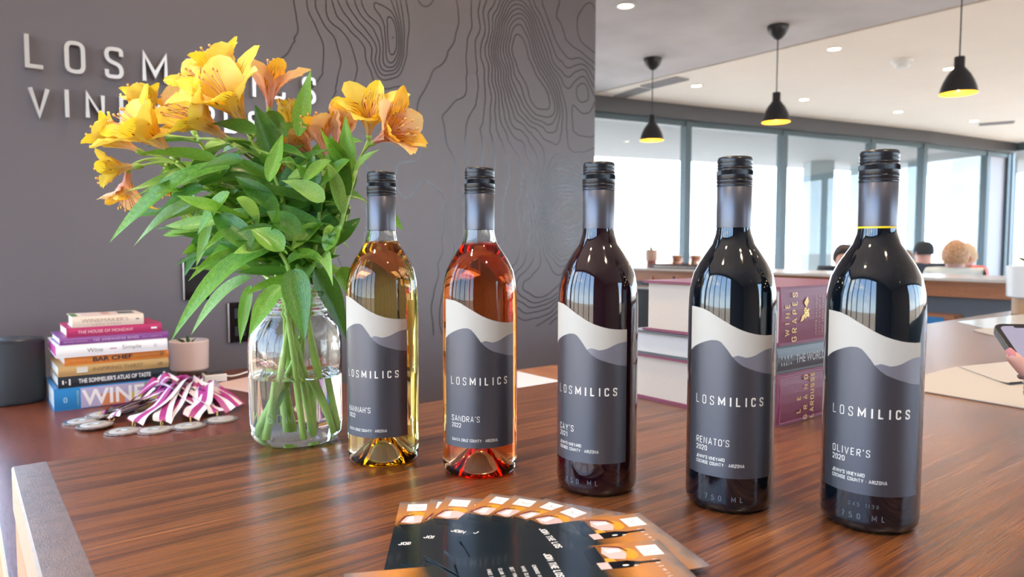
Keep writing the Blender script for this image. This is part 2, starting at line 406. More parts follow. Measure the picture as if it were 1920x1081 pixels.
for j in range(nz_):
    for i in range(nx):
        xa = x0+(x1-x0)*i/nx; xb = x0+(x1-x0)*(i+1)/nx; za = z0+(z1-z0)*j/nz_; zb = z0+(z1-z0)*(j+1)/nz_
        cs = [(xa, za, hh[j][i]), (xb, za, hh[j][i+1]), (xb, zb, hh[j+1][i+1]), (xa, zb, hh[j+1][i])]
        lo = min(c[2] for c in cs); hi = max(c[2] for c in cs)
        k = math.ceil(lo/step)
        while k*step < hi:
            lv = k*step; pts = []
            for q in range(4):
                p, r = cs[q], cs[(q+1) % 4]
                if (p[2] < lv) != (r[2] < lv):
                    t = (lv-p[2])/(r[2]-p[2]); pts.append((p[0]+(r[0]-p[0])*t, p[1]+(r[1]-p[1])*t))
            if len(pts) == 2: emit_seg(*pts)
            elif len(pts) == 4: emit_seg(pts[0], pts[1]); emit_seg(pts[2], pts[3])
            k += 1
o = mb.build('contour_print', M_line, wall); o['kind'] = 'stuff'

# window wall far side: faceted line of panes
HP = [(2.2, 6.05), (5.3, 5.50), (6.62, 5.22), (8.05, 4.88), (9.58, 4.53), (10.60, 4.30), (12.2, 4.06), (12.75, 3.96)]
def seg_frame(p, q):
    d = Vector((q[0]-p[0], q[1]-p[1])); L_ = d.length; d.normalize(); return d, Vector((-d.y, d.x)), L_
def wpt(p, d, n, a, b, z): return (p[0]+d.x*a+n.x*b, p[1]+d.y*a+n.y*b, z)
def obox(mb, p, d, n, a0, a1, b0, b1, z0, z1, mi=0):
    vs = [wpt(p, d, n, a, b, z) for z in (z0, z1) for b in (b0, b1) for a in (a0, a1)]
    return mb.add(vs, [(0, 2, 3, 1), (4, 5, 7, 6), (0, 1, 5, 4), (2, 6, 7, 3), (0, 4, 6, 2), (1, 3, 7, 5)], mi)
mb = MB()
for p, q in zip(HP[:-1], HP[1:]):
    d, n, L_ = seg_frame(p, q); obox(mb, p, d, n, -.02, L_+.02, -.12, .06, ZC-.16, ZC)
struct(mb.build('trim_2', M_frameD))
k = 0
for idx, (p, q) in enumerate(zip(HP[:-1], HP[1:])):
    d, n, L_ = seg_frame(p, q); k += 1
    mb = MB(); mw = .04
    obox(mb, p, d, n, -mw, mw, -.05, .05, ZF, ZC-.16); obox(mb, p, d, n, L_-mw, L_+mw, -.05, .05, ZF, ZC-.16)
    obox(mb, p, d, n, mw, L_-mw, -.04, .04, ZF, ZF+.08); obox(mb, p, d, n, mw, L_-mw, -.04, .04, ZC-.22, ZC-.16)
    wo = struct(mb.build('window_%d' % k, M_frame))
    mb = MB(); obox(mb, p, d, n, mw, L_-mw, -.004, .004, ZF+.08, ZC-.22)
    mb.build('pane', pr('pale aluminium panel', (.42, .42, .48), .5) if idx == 6 else M_pane, wo)
# right-hand wall: bright panes from the corner back towards -Y
ys = [3.93, 2.3, .7, -.9, -2.4, -3.9]
XR = 12.8
for a, b in zip(ys[:-1], ys[1:]):
    k += 1; mb = MB()
    for yy in (a, b): mb.box(XR, XR+.1, yy-.04, yy+.04, ZF, ZC)
    mb.box(XR, XR+.1, b+.04, a-.04, ZF, ZF+.1); mb.box(XR, XR+.1, b+.04, a-.04, ZC-.12, ZC)
    wo = struct(mb.build('window_%d' % k, M_frame))
    mb = MB(); mb.box(XR+.045, XR+.055, b+.04, a-.04, ZF+.1, ZC-.12); mb.build('pane', M_pane, wo)
# front (behind the camera) wall: solid towards the left, glazed to the right
YF = -3.9
mb = MB(); mb.box(-1.75, 1.8, YF-.2, YF, ZF, ZC); struct(mb.build('wall_front', pr('warm wall paint', (.30, .25, .22), .7)))
xs = [1.8, 3.6, 5.4, 7.2, 9.0, 10.9, 12.8]
for a, b in zip(xs[:-1], xs[1:]):
    k += 1; mb = MB()
    for xx in (a, b): mb.box(xx-.05, xx+.05, YF-.1, YF, ZF, ZC)
    mb.box(a+.05, b-.05, YF-.1, YF, ZF, ZF+.75); mb.box(a+.05, b-.05, YF-.1, YF, ZC-.1, ZC)
    wo = struct(mb.build('window_%d' % k, M_frame))
    mb = MB(); mb.box(a+.05, b-.05, YF-.055, YF-.045, ZF+.75, ZC-.1); mb.build('pane', M_pane, wo)
# left glazed wall (its sky and dry field are mirrored in the bottles)
ys = [2.1, 1.5, .9, .3, -.3, -.9]
XL = -1.6
mb = MB(); mb.box(XL-.15, XL, 2.125, 2.35, ZF, ZC); mb.box(XL-.15, XL, -3.9, -.925, ZF, ZC); struct(mb.build('wall_left', M_wall))
for a, b in zip(ys[:-1], ys[1:]):
    k += 1; mb = MB()
    for yy in (a, b): mb.box(XL-.1, XL, yy-.025, yy+.025, ZF, ZC)
    mb.box(XL-.1, XL, b+.025, a-.025, ZF, ZF+.08); mb.box(XL-.1, XL, b+.025, a-.025, ZC-.12, ZC)
    wo = struct(mb.build('window_%d' % k, M_frameD))
    mb = MB(); mb.box(XL-.055, XL-.045, b+.025, a-.025, ZF+.08, ZC-.12); mb.build('pane', M_pane, wo)
for a, b in ((-1.6, -.8), (-.8, .085)):
    k += 1; mb = MB()
    for xx in (a, b): mb.box(xx-(.025 if xx < 0 else .012), xx+(.025 if xx < 0 else -.008), 2.2, 2.3, ZF, ZC)
    mb.box(a+.025, b-.012, 2.2, 2.3, ZF, ZF+.08); mb.box(a+.025, b-.012, 2.2, 2.3, ZC-.12, ZC)
    wo = struct(mb.build('window_%d' % k, M_frameD))
    mb = MB(); mb.box(a+.025, b-.012, 2.245, 2.255, ZF+.08, ZC-.12); mb.build('pane', M_pane, wo)

# outside: field, patio with its roof, columns and neighbouring wing
mb = MB(); mb.box(-120, 140, -120, 140, ZF-.6, ZF-.5); tag(mb.build('dry_field', M_tan), 'dry tan grass field lying all around the building', 'field')
mb = MB(); mb.box(2.2, 24, 4.0, 12, ZF-.49, ZF-.102); tag(mb.build('patio', M_conc), 'pale concrete patio beyond the long window wall', 'patio')
rf = []
RP = [(2.2, 6.16)]+[(x, y+.07) for x, y in HP[1:-1]]+[(12.92, 4.05), (16.5, 3.6), (19, 6.3), (13.7, 7.75), (11.5, 8.3), (10.65, 8.5), (8.9, 9.05), (2.2, 10.9)]
mb = MB(); mb.prism(RP, ZC, ZC+.2); tag(mb.build('patio_roof', pr('patio soffit', (.20, .21, .22), .8), fixn=True), 'pale flat patio roof projecting beyond the window wall', 'roof')
def column(name, xl, xr, t, lab, dep=.35):
    a = W(xl, 480, t); b = W(xr, 480, t); d = Vector((b.x-a.x, b.y-a.y)); wd = d.length; d.normalize(); n = Vector((-d.y, d.x))
    mb = MB(); obox(mb, (a.x, a.y), d, n, 0, wd, 0, dep, ZF-.1, ZC)
    return tag(mb.build(name, M_post), lab, 'column', 'pale rendered patio columns')
column('patio_column', 1516, 1560, 13.2, 'pale grey patio column behind the neck of the fourth bottle, between two mullions')
column('patio_column', 1606, 1634, 13.6, 'narrow pale grey patio column just left of the tallest right-hand bottle cap')
column('patio_column', 1716, 1733, 13.2, 'slim pale patio column beside the mullion right of the fifth bottle')
column('patio_column', 1800, 1900, 13.0, 'broad pale grey patio pier near the right end of the window wall')

# ceiling fittings
def downlight(i, x, y, lab, power=40):
    t = thing('downlight', lab, 'ceiling light', (x, y, ZC), 0, 'recessed ceiling downlights')
    mb = MB(); mb.lathe([(.062, 0), (.062, -.006), (.050, -.008), (.048, -.002)], 28, flip=True); mb.build('trim_ring', M_white, t, True)
    mb = MB(); mb.lathe([(.048, -.003), (.0001, -.003)], 24, flip=True); mb.build('lens', M_dl, t)
    ld = bpy.data.lights.new('downlight_lamp', 'SPOT'); ld.energy = power; ld.spot_size = 2.0; ld.spot_blend = .8; ld.shadow_soft_size = .05; ld.color = (1, .76, .5)
    lo = bpy.data.objects.new('downlight_lamp', ld); C.objects.link(lo); lo.parent = t; lo.location = (0, 0, -.02)
DL = [((1173, 10), 'downlight in the grey ceiling at the top beside the charcoal wall'), ((1564, 91), 'downlight in the cream ceiling upper middle, right of the middle pendant cord'),
      ((1306, 160), 'downlight in the cream ceiling between the left and middle pendants'), ((1508, 186), 'downlight just right of the middle pendant shade'),
      ((1684, 209), 'downlight above the windows, midway between middle and right pendants'), ((1826, 226), 'downlight beside the slot vent near the right corner'),
      ((1780, 128), 'downlight partly behind the right pendant shade')]
for (px, py), lb in DL:
    p = onz(px, py, ZC); downlight(0, p.x, p.y, lb)
OUT = ['close to the metal letter sign', 'close to the contour lines of the charcoal wall', 'above the flower jar', 'above the stacked encyclopedias', 'behind the photographer to the left', 'just behind the photographer', 'above the right half of the counter', 'by the left glazed wall', 'between counter and far bar',
       'in the cream ceiling behind the bar', 'in the cream ceiling near the right windows', 'far right near the front windows', 'in front of the bar near the ceiling joint', 'by the glazed front wall', 'near the solid front wall']
for x, y in [(.55, 1.72), (1.35, 1.72), (.4, .9), (1.5, .9), (.4, -.6), (1.7, -.8), (3.0, -.6), (-.6, .6), (3.3, 1.2), (7.5, .5), (9.5, .5), (8, -2), (5.9, -2.5), (3, -3.2), (.5, -3)]:
    downlight(0, x, y, 'ceiling downlight out of view ' + OUT.pop(0), 14 if y == 1.72 else 40)
p = onz(1692, 112, ZC); t = thing('smoke_detector', 'round white smoke detector on the cream ceiling left of the right pendant', 'smoke detector', (p.x, p.y, ZC))
mb = MB(); mb.lathe([(.085, 0), (.085, -.02), (.078, -.03), (.0001, -.03)], 32, flip=True); mb.build('mounting_base', M_white, t, True, angle=40)
mb = MB(); mb.lathe([(.062, -.03), (.058, -.055), (.045, -.068), (.0001, -.07)], 32, flip=True); mb.build('sensor_dome', M_white, t, True, angle=40)
M_vent = pr('vent grey', (.30, .29, .30), .6)
def vent(p0, p1, wd, lab):
    d = Vector((p1.x-p0.x, p1.y-p0.y)); L_ = d.length; a = math.atan2(d.y, d.x)
    t = thing('ceiling_vent', lab, 'air vent', (p0.x, p0.y, ZC), a)
    mb = MB(); mb.box(0, L_, 0, .012, -.012, 0); mb.box(0, L_, wd-.012, wd, -.012, 0); mb.box(0, .012, .012, wd-.012, -.012, 0); mb.box(L_-.012, L_, .012, wd-.012, -.012, 0); mb.build('vent_frame', M_vent, t)
    n = max(2, int(wd/.03))
    for i in range(1, n):
        mb = MB(); y = wd*i/n; mb.box(.012, L_-.012, y-.006, y+.006, -.009, -.001); mb.build('slat', M_vent, t)
vent(onz(1150, 179, ZC), onz(1196, 164, ZC), .16, 'slot air vent in the ceiling nearest the charcoal wall corner')
vent(onz(1200, 160, ZC), onz(1268, 143, ZC), .18, 'slot air vent beside the ceiling joint above the left pendant')
vent(onz(1836, 231, ZC), onz(1903, 226, ZC), .16, 'slot air vent in the ceiling near the far right corner')

# pendants
def pendant(x, y, lab, first=None):
    if first: return copy_thing(first, (x, y, ZC), 0, lab)
    t = thing('pendant_lamp', lab, 'pendant lamp', (x, y, ZC), 0, 'dark bell pendants over the bar')
    mb = MB(); mb.lathe([(.075, 0), (.075, -.02), (.062, -.055), (.03, -.09), (.008, -.1), (.0001, -.1)], 32, flip=True); mb.build('canopy', M_shade, t, True, angle=50)
    mb = MB(); mb.tube([(0, 0, -.1), (0, 0, -.475)], .004, 8); mb.build('cord', M_black, t)
    sh = [(.0001, -.470), (.026, -.470), (.028, -.475), (.028, -.530), (.040, -.545), (.062, -.575), (.082, -.615), (.094, -.650), (.099, -.682)]
    mb = MB(); mb.lathe(sh, 40, flip=True); s_ = mb.build('lamp_shade', M_shade, t, True, angle=50)
    mb = MB(); mb.lathe([(.0985, -.682), (.092, -.648), (.080, -.613), (.060, -.573), (.038, -.547), (.0001, -.547)], 40, flip=True); mb.build('inner_lining', M_yell, s_, True)
    mb = MB(); mb.lathe([(.0001, -.55), (.018, -.56), (.03, -.60), (.034, -.63), (.024, -.655), (.0001, -.668)], 20, flip=True); mb.build('bulb', M_bulb, t, True)
    return t
pA = pendant(4.68, 4.05, 'leftmost dark bell pendant lamp, hanging furthest away over the bar')
pendant(4.70, 2.905, 'middle dark bell pendant lamp hanging over the bar', pA)
pendant(4.66, 1.705, 'rightmost dark bell pendant lamp, cord running out of the top', pA)
for x, y in [(4.68, 4.05), (4.70, 2.905), (4.66, 1.705)]:
    ld = bpy.data.lights.new('pendant_light', 'POINT'); ld.energy = 2.2; ld.color = (1, .6, .22); ld.shadow_soft_size = .035
    lo = bpy.data.objects.new('pendant_light', ld); C.objects.link(lo); lo.location = (x, y, ZC-.672)

# wall sign: separate metal letters
M_sign = pr('brushed nickel letter', (.80, .75, .72), .36, 1)
sg = thing('wall_sign', 'two rows of brushed metal letters on the charcoal wall behind the flowers', 'sign', (.15, 2.2, .6))
def sign_row(s, h, wt, centres, zb, wide=1.0, deep=.022):
    for ch, cx in zip(s, centres):
        g, tw = text2d(ch, h, wt, 0, wide)
        gv, gf, _ = g[0]; mb = MB(); n = len(gv)
        f = [(cx-tw/2+a-.15, -deep, zb+b-.6) for a, b in gv]; bk = [(x, -.001, z) for x, y, z in f]
        mb.add(f+bk, [tuple(q) for q in gf]+[tuple(i+n for i in q[::-1]) for q in gf])
        cnt = {}
        for q in gf:
            for i in range(4): e = (q[i], q[(i+1) % 4]); cnt[frozenset(e)] = cnt.get(frozenset(e), 0)+1
        for q in gf:
            for i in range(4):
                e = (q[i], q[(i+1) % 4])
                if cnt[frozenset(e)] == 1: mb.f.append((e[0], e[0]+n, e[1]+n, e[1])); mb.mi.append(0)
        mb.build('letter', M_sign, sg, fixn=True)
def X2(px, py): return ony(px, py, 2.185).x
c1 = [X2(65, 100), X2(140, 110), X2(213, 118), X2(290, 130), X2(353, 136), X2(425, 145), X2(475, 150), X2(520, 160), X2(578, 175)]
sign_row('LOSMILICS', .083, .0100, c1, .671, 1.0)
c2 = [X2(73, 188), X2(125, 192), X2(178, 198), X2(238, 207)]
st_ = (c2[3]-c2[0])/3
c2 += [c2[3]+st_*(i+1)*1.03 for i in range(5)]
sign_row('VINEYARDS', .071, .0095, c2, .556, 1.05)

# power outlets
def outlet(x0, x1, z0, z1, lab, sock):
    t = thing('wall_outlet', lab, 'wall outlet', ((x0+x1)/2, 2.2, z0))
    hw_ = (x1-x0)/2; h = z1-z0
    mb = MB(); mb.box(-hw_, hw_, -.008, -.0005, 0, h); mb.build('cover_plate', M_blackg, t, bevel=.002)
    mb = MB(); mb.box(-hw_, -hw_+.004, -.010, -.0075, .002, h-.002); mb.build('edge_trim', M_steel, t)
    if sock:
        for zz in (.28, .72):
            mb = MB(); mb.box(-.016, .016, -.0105, -.0075, h*zz-.015, h*zz+.015); s_ = mb.build('socket', M_black, t, bevel=.002)
            mb = MB(); mb.box(-.008, -.005, -.0112, -.0100, h*zz-.006, h*zz+.006); mb.box(.005, .008, -.0112, -.0100, h*zz-.006, h*zz+.006); mb.build('slot', M_soil, s_)
    return t
outlet(.513, .586, .066, .187, 'upper black wall plate on the charcoal wall, left of the flower stems', False)
outlet(.636, .706, -.068, .054, 'lower black wall socket plate beside the glass jar neck', True)

# ================================================================== FURNITURE
TX0, TX1, TY0, TY1 = .037, 3.95, -.55, .8715
t = thing('tasting_table', 'long walnut tasting counter carrying the five bottles', 'counter', (TX0, TY0, ZF))
mb = MB(); mb.box(.034, TX1-TX0, 0, TY1-TY0, TZ-.045, TZ)
mb = MB(); hh_ = TY1-TY0; sec = [(0, TZ-.045), (hh_, TZ-.045), (hh_, TZ-.0016), (hh_-.0016, TZ), (0, TZ)]; n_ = 5
for x_ in (.030, TX1-TX0): mb.v += [(x_, a, b) for a, b in sec]
mb.f = [tuple(range(5)), tuple(range(5, 10))]+[(i, (i+1) % 5, 5+(i+1) % 5, 5+i) for i in range(5)]; mb.mi = [0]*7
top = mb.build('tabletop', M_table, t, fixn=True)
mb = MB(); sec = [(0, TZ-.045), (.0299, TZ-.045), (.0299, TZ), (.0018, TZ), (0, TZ-.0018)]
for y_ in (0, hh_): mb.v += [(a, y_, b) for a, b in sec]
mb.f = [tuple(range(5)), tuple(range(5, 10))]+[(i, (i+1) % 5, 5+(i+1) % 5, 5+i) for i in range(5)]; mb.mi = [0]*7
mb.build('end_band', M_band, t, fixn=True)
mb = MB(); mb.box(.0015, .03, .03, TY1-TY0-.0015, .0, TZ-.0455); mb.build('side_panel', M_orange, t)
mb = MB(); mb.box(.031, TX1-TX0-.05, TY1-TY0-.03, TY1-TY0-.002, .0, TZ-.0455); mb.build('back_panel', M_orange, t)
mb = MB(); mb.box(.031, TX1-TX0-.05, .2, .23, .0, TZ-.0455); mb.build('front_panel', M_greyp, t)

t = thing('back_counter', 'lower walnut counter against the charcoal wall holding books and medals', 'counter', (.033, .878, ZF))
zl = TZ-.15
mb = MB(); mb.box(0, .79, 0, 2.199-.878, zl-.04, zl); mb.build('countertop', M_lower, t, bevel=.0015)
mb = MB(); mb.box(.02, .77, .05, 1.3, 0, zl-.0405); mb.build('cabinet_body', M_orange, t)
# little bench with a sheet of paper, beyond the table edge
t = thing('side_bench', 'low rounded wooden bench glimpsed between the second and third bottles', 'bench', (1.15, 1.2, ZF))
poly = []
for cx, cy, a0 in ((.31, .44, 0), (.03, .44, 90), (.03, .03, 180), (.31, .03, 270)):
    for i in range(5): a = math.radians(a0+i*22.5); poly.append((cx+.025*math.cos(a), cy+.025*math.sin(a)))
mb = MB(); mb.prism(poly, zl-.05, zl); mb.build('seat', M_baro, t)
for a in (.03, .31):
    for b in (.04, .43): mb = MB(); mb.box(a-.02, a+.02, b-.02, b+.02, 0, zl-.05); mb.build('leg', M_baro, t)
mb = MB(); mb.box(1.155, 1.306, 1.25, 1.636, -.1495, -.1475); tag(mb.build('paper_sheet', pr('cool white paper', (.78, .80, .88), .6)), 'white paper sheet lying on the low wooden bench', 'paper')

# ------------------------------------------------------------------ the far bar
t = thing('wine_bar', 'far bar with white top, orange wood fascia and grey front', 'bar counter', (4.5, -1.2, ZF))
bl = 5.4
mb = MB(); mb.box(-.02, .62, 0, bl, TZ+.026, TZ+.044); mb.build('bar_top', pr('bar white stone', (.72, .68, .62), .25), t, bevel=.002)
mb = MB(); mb.box(0, .03, 0, bl, TZ-.065, TZ+.0255); mb.build('fascia', M_baro, t)
mb = MB(); mb.box(.06, .58, .02, bl-.02, 0, TZ+.0255); mb.build('front_panel', M_greyp, t)
# drip mat / tray station at its left end
t = thing('tray_rack', 'dark serving tray rack on the far bar behind the third and fourth bottles', 'tray', (4.52, 3.30, .0445))
mb = MB(); mb.box(0, .34, 0, .62, 0, .008); mb.box(0, .012, 0, .62, .008, .034); mb.box(.328, .34, 0, .62, .008, .034); mb.box(.012, .328, 0, .012, .008, .034); mb.box(.012, .328, .608, .62, .008, .034)
mb.build('tray_body', pr('brown tray', (.09, .055, .05), .4), t)
mb = MB(); mb.box(-.004, -.0005, .05, .57, .010, .018); mb.build('rim_rail', M_steel, t)
t = thing('bar_shelf', 'steel speed rail in front of the far bar between third and fourth bottles', 'shelf', (4.22, 3.1, -.30))
mb = MB(); mb.box(0, .27, 0, 1.05, .19, .205); mb.build('shelf_top', pr('satin steel', (.5, .45, .45), .3, .9), t)
mb = MB(); mb.box(.01, .26, .01, 1.04, -.62, .1895); mb.build('shelf_body', M_black, t)
for i, (yy, lab) in enumerate([(3.42, 'amber glass bottle lying on the bar rail'), (3.72, 'short amber bottle lying on the bar rail'), (3.55, 'small dark bottle on the bar rail')]):
    mb = MB(); mb.lathe([(.0001, 0), (.02, 0), (.021, .01), (.021, .05), (.010, .07), (.010, .085), (.0001, .085)], 20)
    o = mb.build('small_bottle', pr('amber', (.35, .12, .05), .15) if i < 2 else M_blackg, None, True); o.location = (4.28+.05*i, yy, -.0945); tag(o, lab+(', between third and fourth wine bottles' if i == 2 else ''), 'bottle')
def pot_plant(name, loc, r, h, matp, base_h, matb, lab, leaves, leaf_len, leafmat, taper=.9, z_base_r=.85):
    t = thing(name, lab, 'potted plant', loc)
    if base_h > 0:
        mb = MB(); mb.lathe([(.0001, 0), (r*z_base_r, 0), (r*z_base_r, base_h-.001), (.0001, base_h-.001)], 40); mb.build('stand', matb, t, True, angle=40)
    mb = MB(); mb.lathe([(.0001, base_h), (r*taper-.004, base_h), (r*taper, base_h+.004), (r, h-.002), (r-.002, h), (r*.9, h), (r*.88, h-.015), (.0001, h-.015)], 40); mb.build('pot', matp, t, True, angle=40)
    mb = MB(); mb.lathe([(r*.88, h-.014), (r*.4, h-.010), (.0001, h-.009)], 24); mb.build('soil', M_soil, t, True)
    for i in range(leaves):
        a = random.uniform(0, 2*PI); el = random.uniform(.5, 1.35); ln = leaf_len*random.uniform(.6, 1.1)
        dr = Vector((math.cos(a)*math.cos(el), math.sin(a)*math.cos(el), math.sin(el))); sd_ = dr.cross(Vector((0, 0, 1))).normalized(); nn = sd_.cross(dr)
        def fn(u, v, dr=dr, sd_=sd_, nn=nn, ln=ln, a=a):
            wv = .16*ln*math.sin(PI*min(1, .12+v*.88))**.7
            return Vector((math.cos(a)*r*.15, math.sin(a)*r*.15, h-.012))+dr*ln*v+sd_*(u-.5)*2*wv+nn*(abs(u-.5)*wv*1.2-.12*ln*v*v)
        mb = MB(); mb.grid(fn, 4, 6); mb.build('leaf', leafmat, t, True)
    return t
pot_plant('potted_succulent', (4.66, 4.02, .0445), .050, .150, pr('terracotta blush', (.62, .42, .33), .6), .055, pr('red brown stand', (.36, .13, .11), .5),
          'tiny green succulent in a blush square pot on the far bar', 9, .055, M_leafp, .97, .8)
def tumbler(x, y, lab):
    t = thing('copper_mug', lab, 'mug', (x, y, .0785 if y < 3.92 and y > 3.3 else .0445), 0, 'copper mugs upside down on the far bar')
    mb = MB(); mb.lathe([(.0001, 0), (.050, 0), (.052, .004), (.040, .095), (.036, .10), (.0001, .10)], 32); mb.build('cup', pr('copper', (.60, .32, .22), .2, .8), t, True, angle=50)
    mb = MB(); mb.lathe([(.041, .090), (.044, .093), (.041, .097)], 32); mb.build('rim', M_steel, t, True)
    mb = MB(); mb.tube([(0, -.040, .085), (0, -.066, .078), (0, -.07, .05), (0, -.048, .022)], .004, 8); mb.build('handle', M_steel, t, True)
for x, y, lb in [(4.62, 3.72, 'copper mug on the tray left of the fourth bottle neck'), (4.6, 3.52, 'copper mug touching the left shoulder of the fourth bottle'), (4.74, 3.62, 'copper mug standing behind two others on the bar tray')]:
    tm = tumbler(x, y, lb)
for o in [o for o in C.objects if o.name.startswith('copper_mug')]: o.location.z = .0445+.0085
# cabinet panel with a small blue picture below the bar, right of the fifth bottle
c_a = onx(1738, 592, 4.40); c_b = onx(1782, 592, 4.40)
t = thing('framed_picture', 'small wooden crate with a blue picture under the far bar', 'picture frame', (4.42, c_b.y-.01, ZF))
yy = c_a.y-c_b.y+.25
mb = MB(); mb.box(0, .12, 0, yy, 0, TZ-.165); mb.build('frame', M_baro, t)
mb = MB(); mb.box(-.003, -.0005, .05, .2, TZ-.26, TZ-.18); mb.build('picture', pr('blue print', (.03, .22, .55), .5), t)

# ------------------------------------------------------------------ people beyond the bar (seated)
def skin_body(name, pts, edges, rad, mat, parent, sub=2):
    me = bpy.data.meshes.new(name); me.from_pydata(pts, edges, []); me.update()
    o = bpy.data.objects.new(name, me); C.objects.link(o); o.parent = parent; me.materials.append(mat)
    o.modifiers.new('skin', 'SKIN')
    lay = me.skin_vertices[0] if len(me.skin_vertices) else None
    if lay is None:
        b = bmesh.new(); b.from_mesh(me); b.verts.layers.skin.verify(); b.to_mesh(me); b.free(); lay = me.skin_vertices[0]
    for i, r in enumerate(rad):
        lay.data[i].radius = r if hasattr(r, '__len__') else (r, r)
    # every separate chain needs a root
    seen = set(); adj = {i: [] for i in range(len(pts))}
    for a, b_ in edges: adj[a].append(b_); adj[b_].append(a)
    for i in range(len(pts)):
        if i not in seen:
            lay.data[i].use_root = True; st = [i]
            while st:
                q = st.pop()
                if q in seen: continue
                seen.add(q); st += adj[q]
        else: lay.data[i].use_root = False
    s_ = o.modifiers.new('sub', 'SUBSURF'); s_.levels = sub; s_.render_levels = sub
    me.polygons.foreach_set('use_smooth', [True]*len(me.polygons))
    o.modifiers['skin'].use_smooth_shade = True
    return o
def seated(px, py, tdist, face, lab, shirt, hair, hairstyle, lean=0):
    """head centre seen at px,py; face = heading angle (world, radians)"""
    hd = W(px, py, tdist)
    t = thing('person', lab, 'person', (hd.x, hd.y, ZF), face, 'guests seated beyond the bar')
    H_ = hd.z-ZF; st = H_-.75   # hips height
    hip = max(.45, H_-.80)
    P = [(0, 0, hip), (.01, 0, hip+.2), (.03+lean*.5, 0, hip+.42), (.04+lean, 0, H_-.15), (.06+lean, 0, H_-.05), (.07+lean, 0, H_+.07),
         (.02+lean*.6, .17, hip+.46), (.06+lean*.6, .22, hip+.20), (.26+lean*.5, .17, hip+.16), (.34+lean*.5, .13, hip+.17),
         (.02+lean*.6, -.17, hip+.46), (.06+lean*.6, -.22, hip+.20), (.26+lean*.5, -.17, hip+.16), (.34+lean*.5, -.13, hip+.17),
         (.05, .1, hip-.02), (.42, .12, hip), (.44, .12, hip-.3), (.42, .12, .06), (.55, .12, .04),
         (.05, -.1, hip-.02), (.42, -.12, hip), (.44, -.12, hip-.3), (.42, -.12, .06), (.55, -.12, .04)]
    E_ = [(0, 1), (1, 2), (2, 3), (3, 4), (4, 5), (2, 6), (6, 7), (7, 8), (8, 9), (2, 10), (10, 11), (11, 12), (12, 13), (0, 14), (14, 15), (15, 16), (16, 17), (17, 18), (0, 19), (19, 20), (20, 21), (21, 22), (22, 23)]
    r = [(.15, .12), (.13, .1), (.15, .1), .05, .085, .08, .062, .045, .036, .035, .062, .045, .036, .035, .085, .07, .055, .04, .03, .085, .07, .055, .04, .03]
    skin_body('body', P, E_, r, M_skin, t)
    Ps = [P[i] for i in (0, 1, 2, 3, 6, 7, 10, 11)]; Ps[3] = (.035+lean, 0, H_-.19)
    skin_body('shirt', Ps, [(0, 1), (1, 2), (2, 3), (2, 4), (4, 5), (2, 6), (6, 7)], [(.18, .14), (.16, .125), (.18, .125), .07, .082, .06, .082, .06], shirt, t)
    Pt = [P[i] for i in (0, 14, 15, 16, 17, 19, 20, 21, 22)]
    skin_body('trousers', Pt, [(0, 1), (1, 2), (2, 3), (3, 4), (0, 5), (5, 6), (6, 7), (7, 8)], [(.165, .13), .1, .085, .07, .055, .1, .085, .07, .055], pr('denim', (.06, .08, .14), .8), t)
    c = Vector((.065+lean, 0, H_+.01))
    # face: nose, eyes, ears
    mb = MB(); mb.lathe([(.0001, .02), (.012, 0), (.006, -.02), (.0001, -.022)], 12, (c.x+.09, 0)); mb.v = [(x, y, z+c.z-.01) for x, y, z in mb.v]; mb.build('nose', M_skin, t, True)
    for sy in (-1, 1):
        mb = MB(); mb.lathe([(.0001, .008), (.008, 0), (.0001, -.008)], 10, (c.x+.083, sy*.03)); mb.v = [(x, y, z+c.z+.02) for x, y, z in mb.v]; mb.build('eye', M_blackg, t, True)
        mb = MB(); mb.lathe([(.0001, .028), (.012, .012), (.012, -.012), (.0001, -.028)], 10, (c.x, sy*.085)); mb.v = [(x, y, z+c.z) for x, y, z in mb.v]; mb.build('ear', M_skin, t, True)
    if hairstyle == 'cap':
        prof = [(.094, -.015), (.098, .03), (.088, .08), (.055, .115), (.0001, .125)]
        mb = MB(); mb.lathe(prof, 24, (c.x-.005, 0)); mb.v = [(x, y, z+c.z) for x, y, z in mb.v]; cp = mb.build('cap', hair, t, True)
        mb = MB(); mb.grid(lambda u, v: (c.x+.07+.08*v, (u-.5)*.14*(1-.3*v*v), c.z+.03-.01*v), 6, 4); mb.build('cap_brim', hair, t, True)
    else:
        big = .98 if hairstyle == 'curly' else .90
        def fn(u, v):
            a = u*2*PI; th = v*PI*.72
            rr = .105*big*(1+.10*mn.noise((math.cos(a)*4, math.sin(a)*4, v*9+px)))
            if abs(a-PI*0) < .9 or abs(a-2*PI) < .9: rr *= .86 if v > .45 else 1
            x = -math.cos(PI)*0+rr*math.sin(th)*math.cos(a)-.02; y = rr*math.sin(th)*math.sin(a); z = rr*1.15*math.cos(th)+.02
            if (abs(a) < .9 or abs(a-2*PI) < .9) and v > .5: x = min(x, .03)
            return (c.x+x, c.y+y, c.z+z)
        mb = MB(); mb.grid(fn, 28, 16, flip=True); mb.build('hair', hair, t, True)
    return t
tow = math.atan2(-1, -.6)
M_blond = pr('auburn blond hair', (.50, .27, .14), .6, noise=(.35, 60), bump=(1, 80))
M_navy = pr('navy cloth', (.02, .03, .05), .8)
seated(1741, 476, 7.4, 1.2, 'seated man in dark cap and navy shirt beyond the bar', M_navy, pr('cap black', (.02, .025, .03), .8), 'cap')
seated(1788, 484, 5.9, .2, 'seated woman with auburn curly hair and pale top beyond the bar', pr('pale cloth', (.65, .72, .72), .8), M_blond, 'curly', .03)
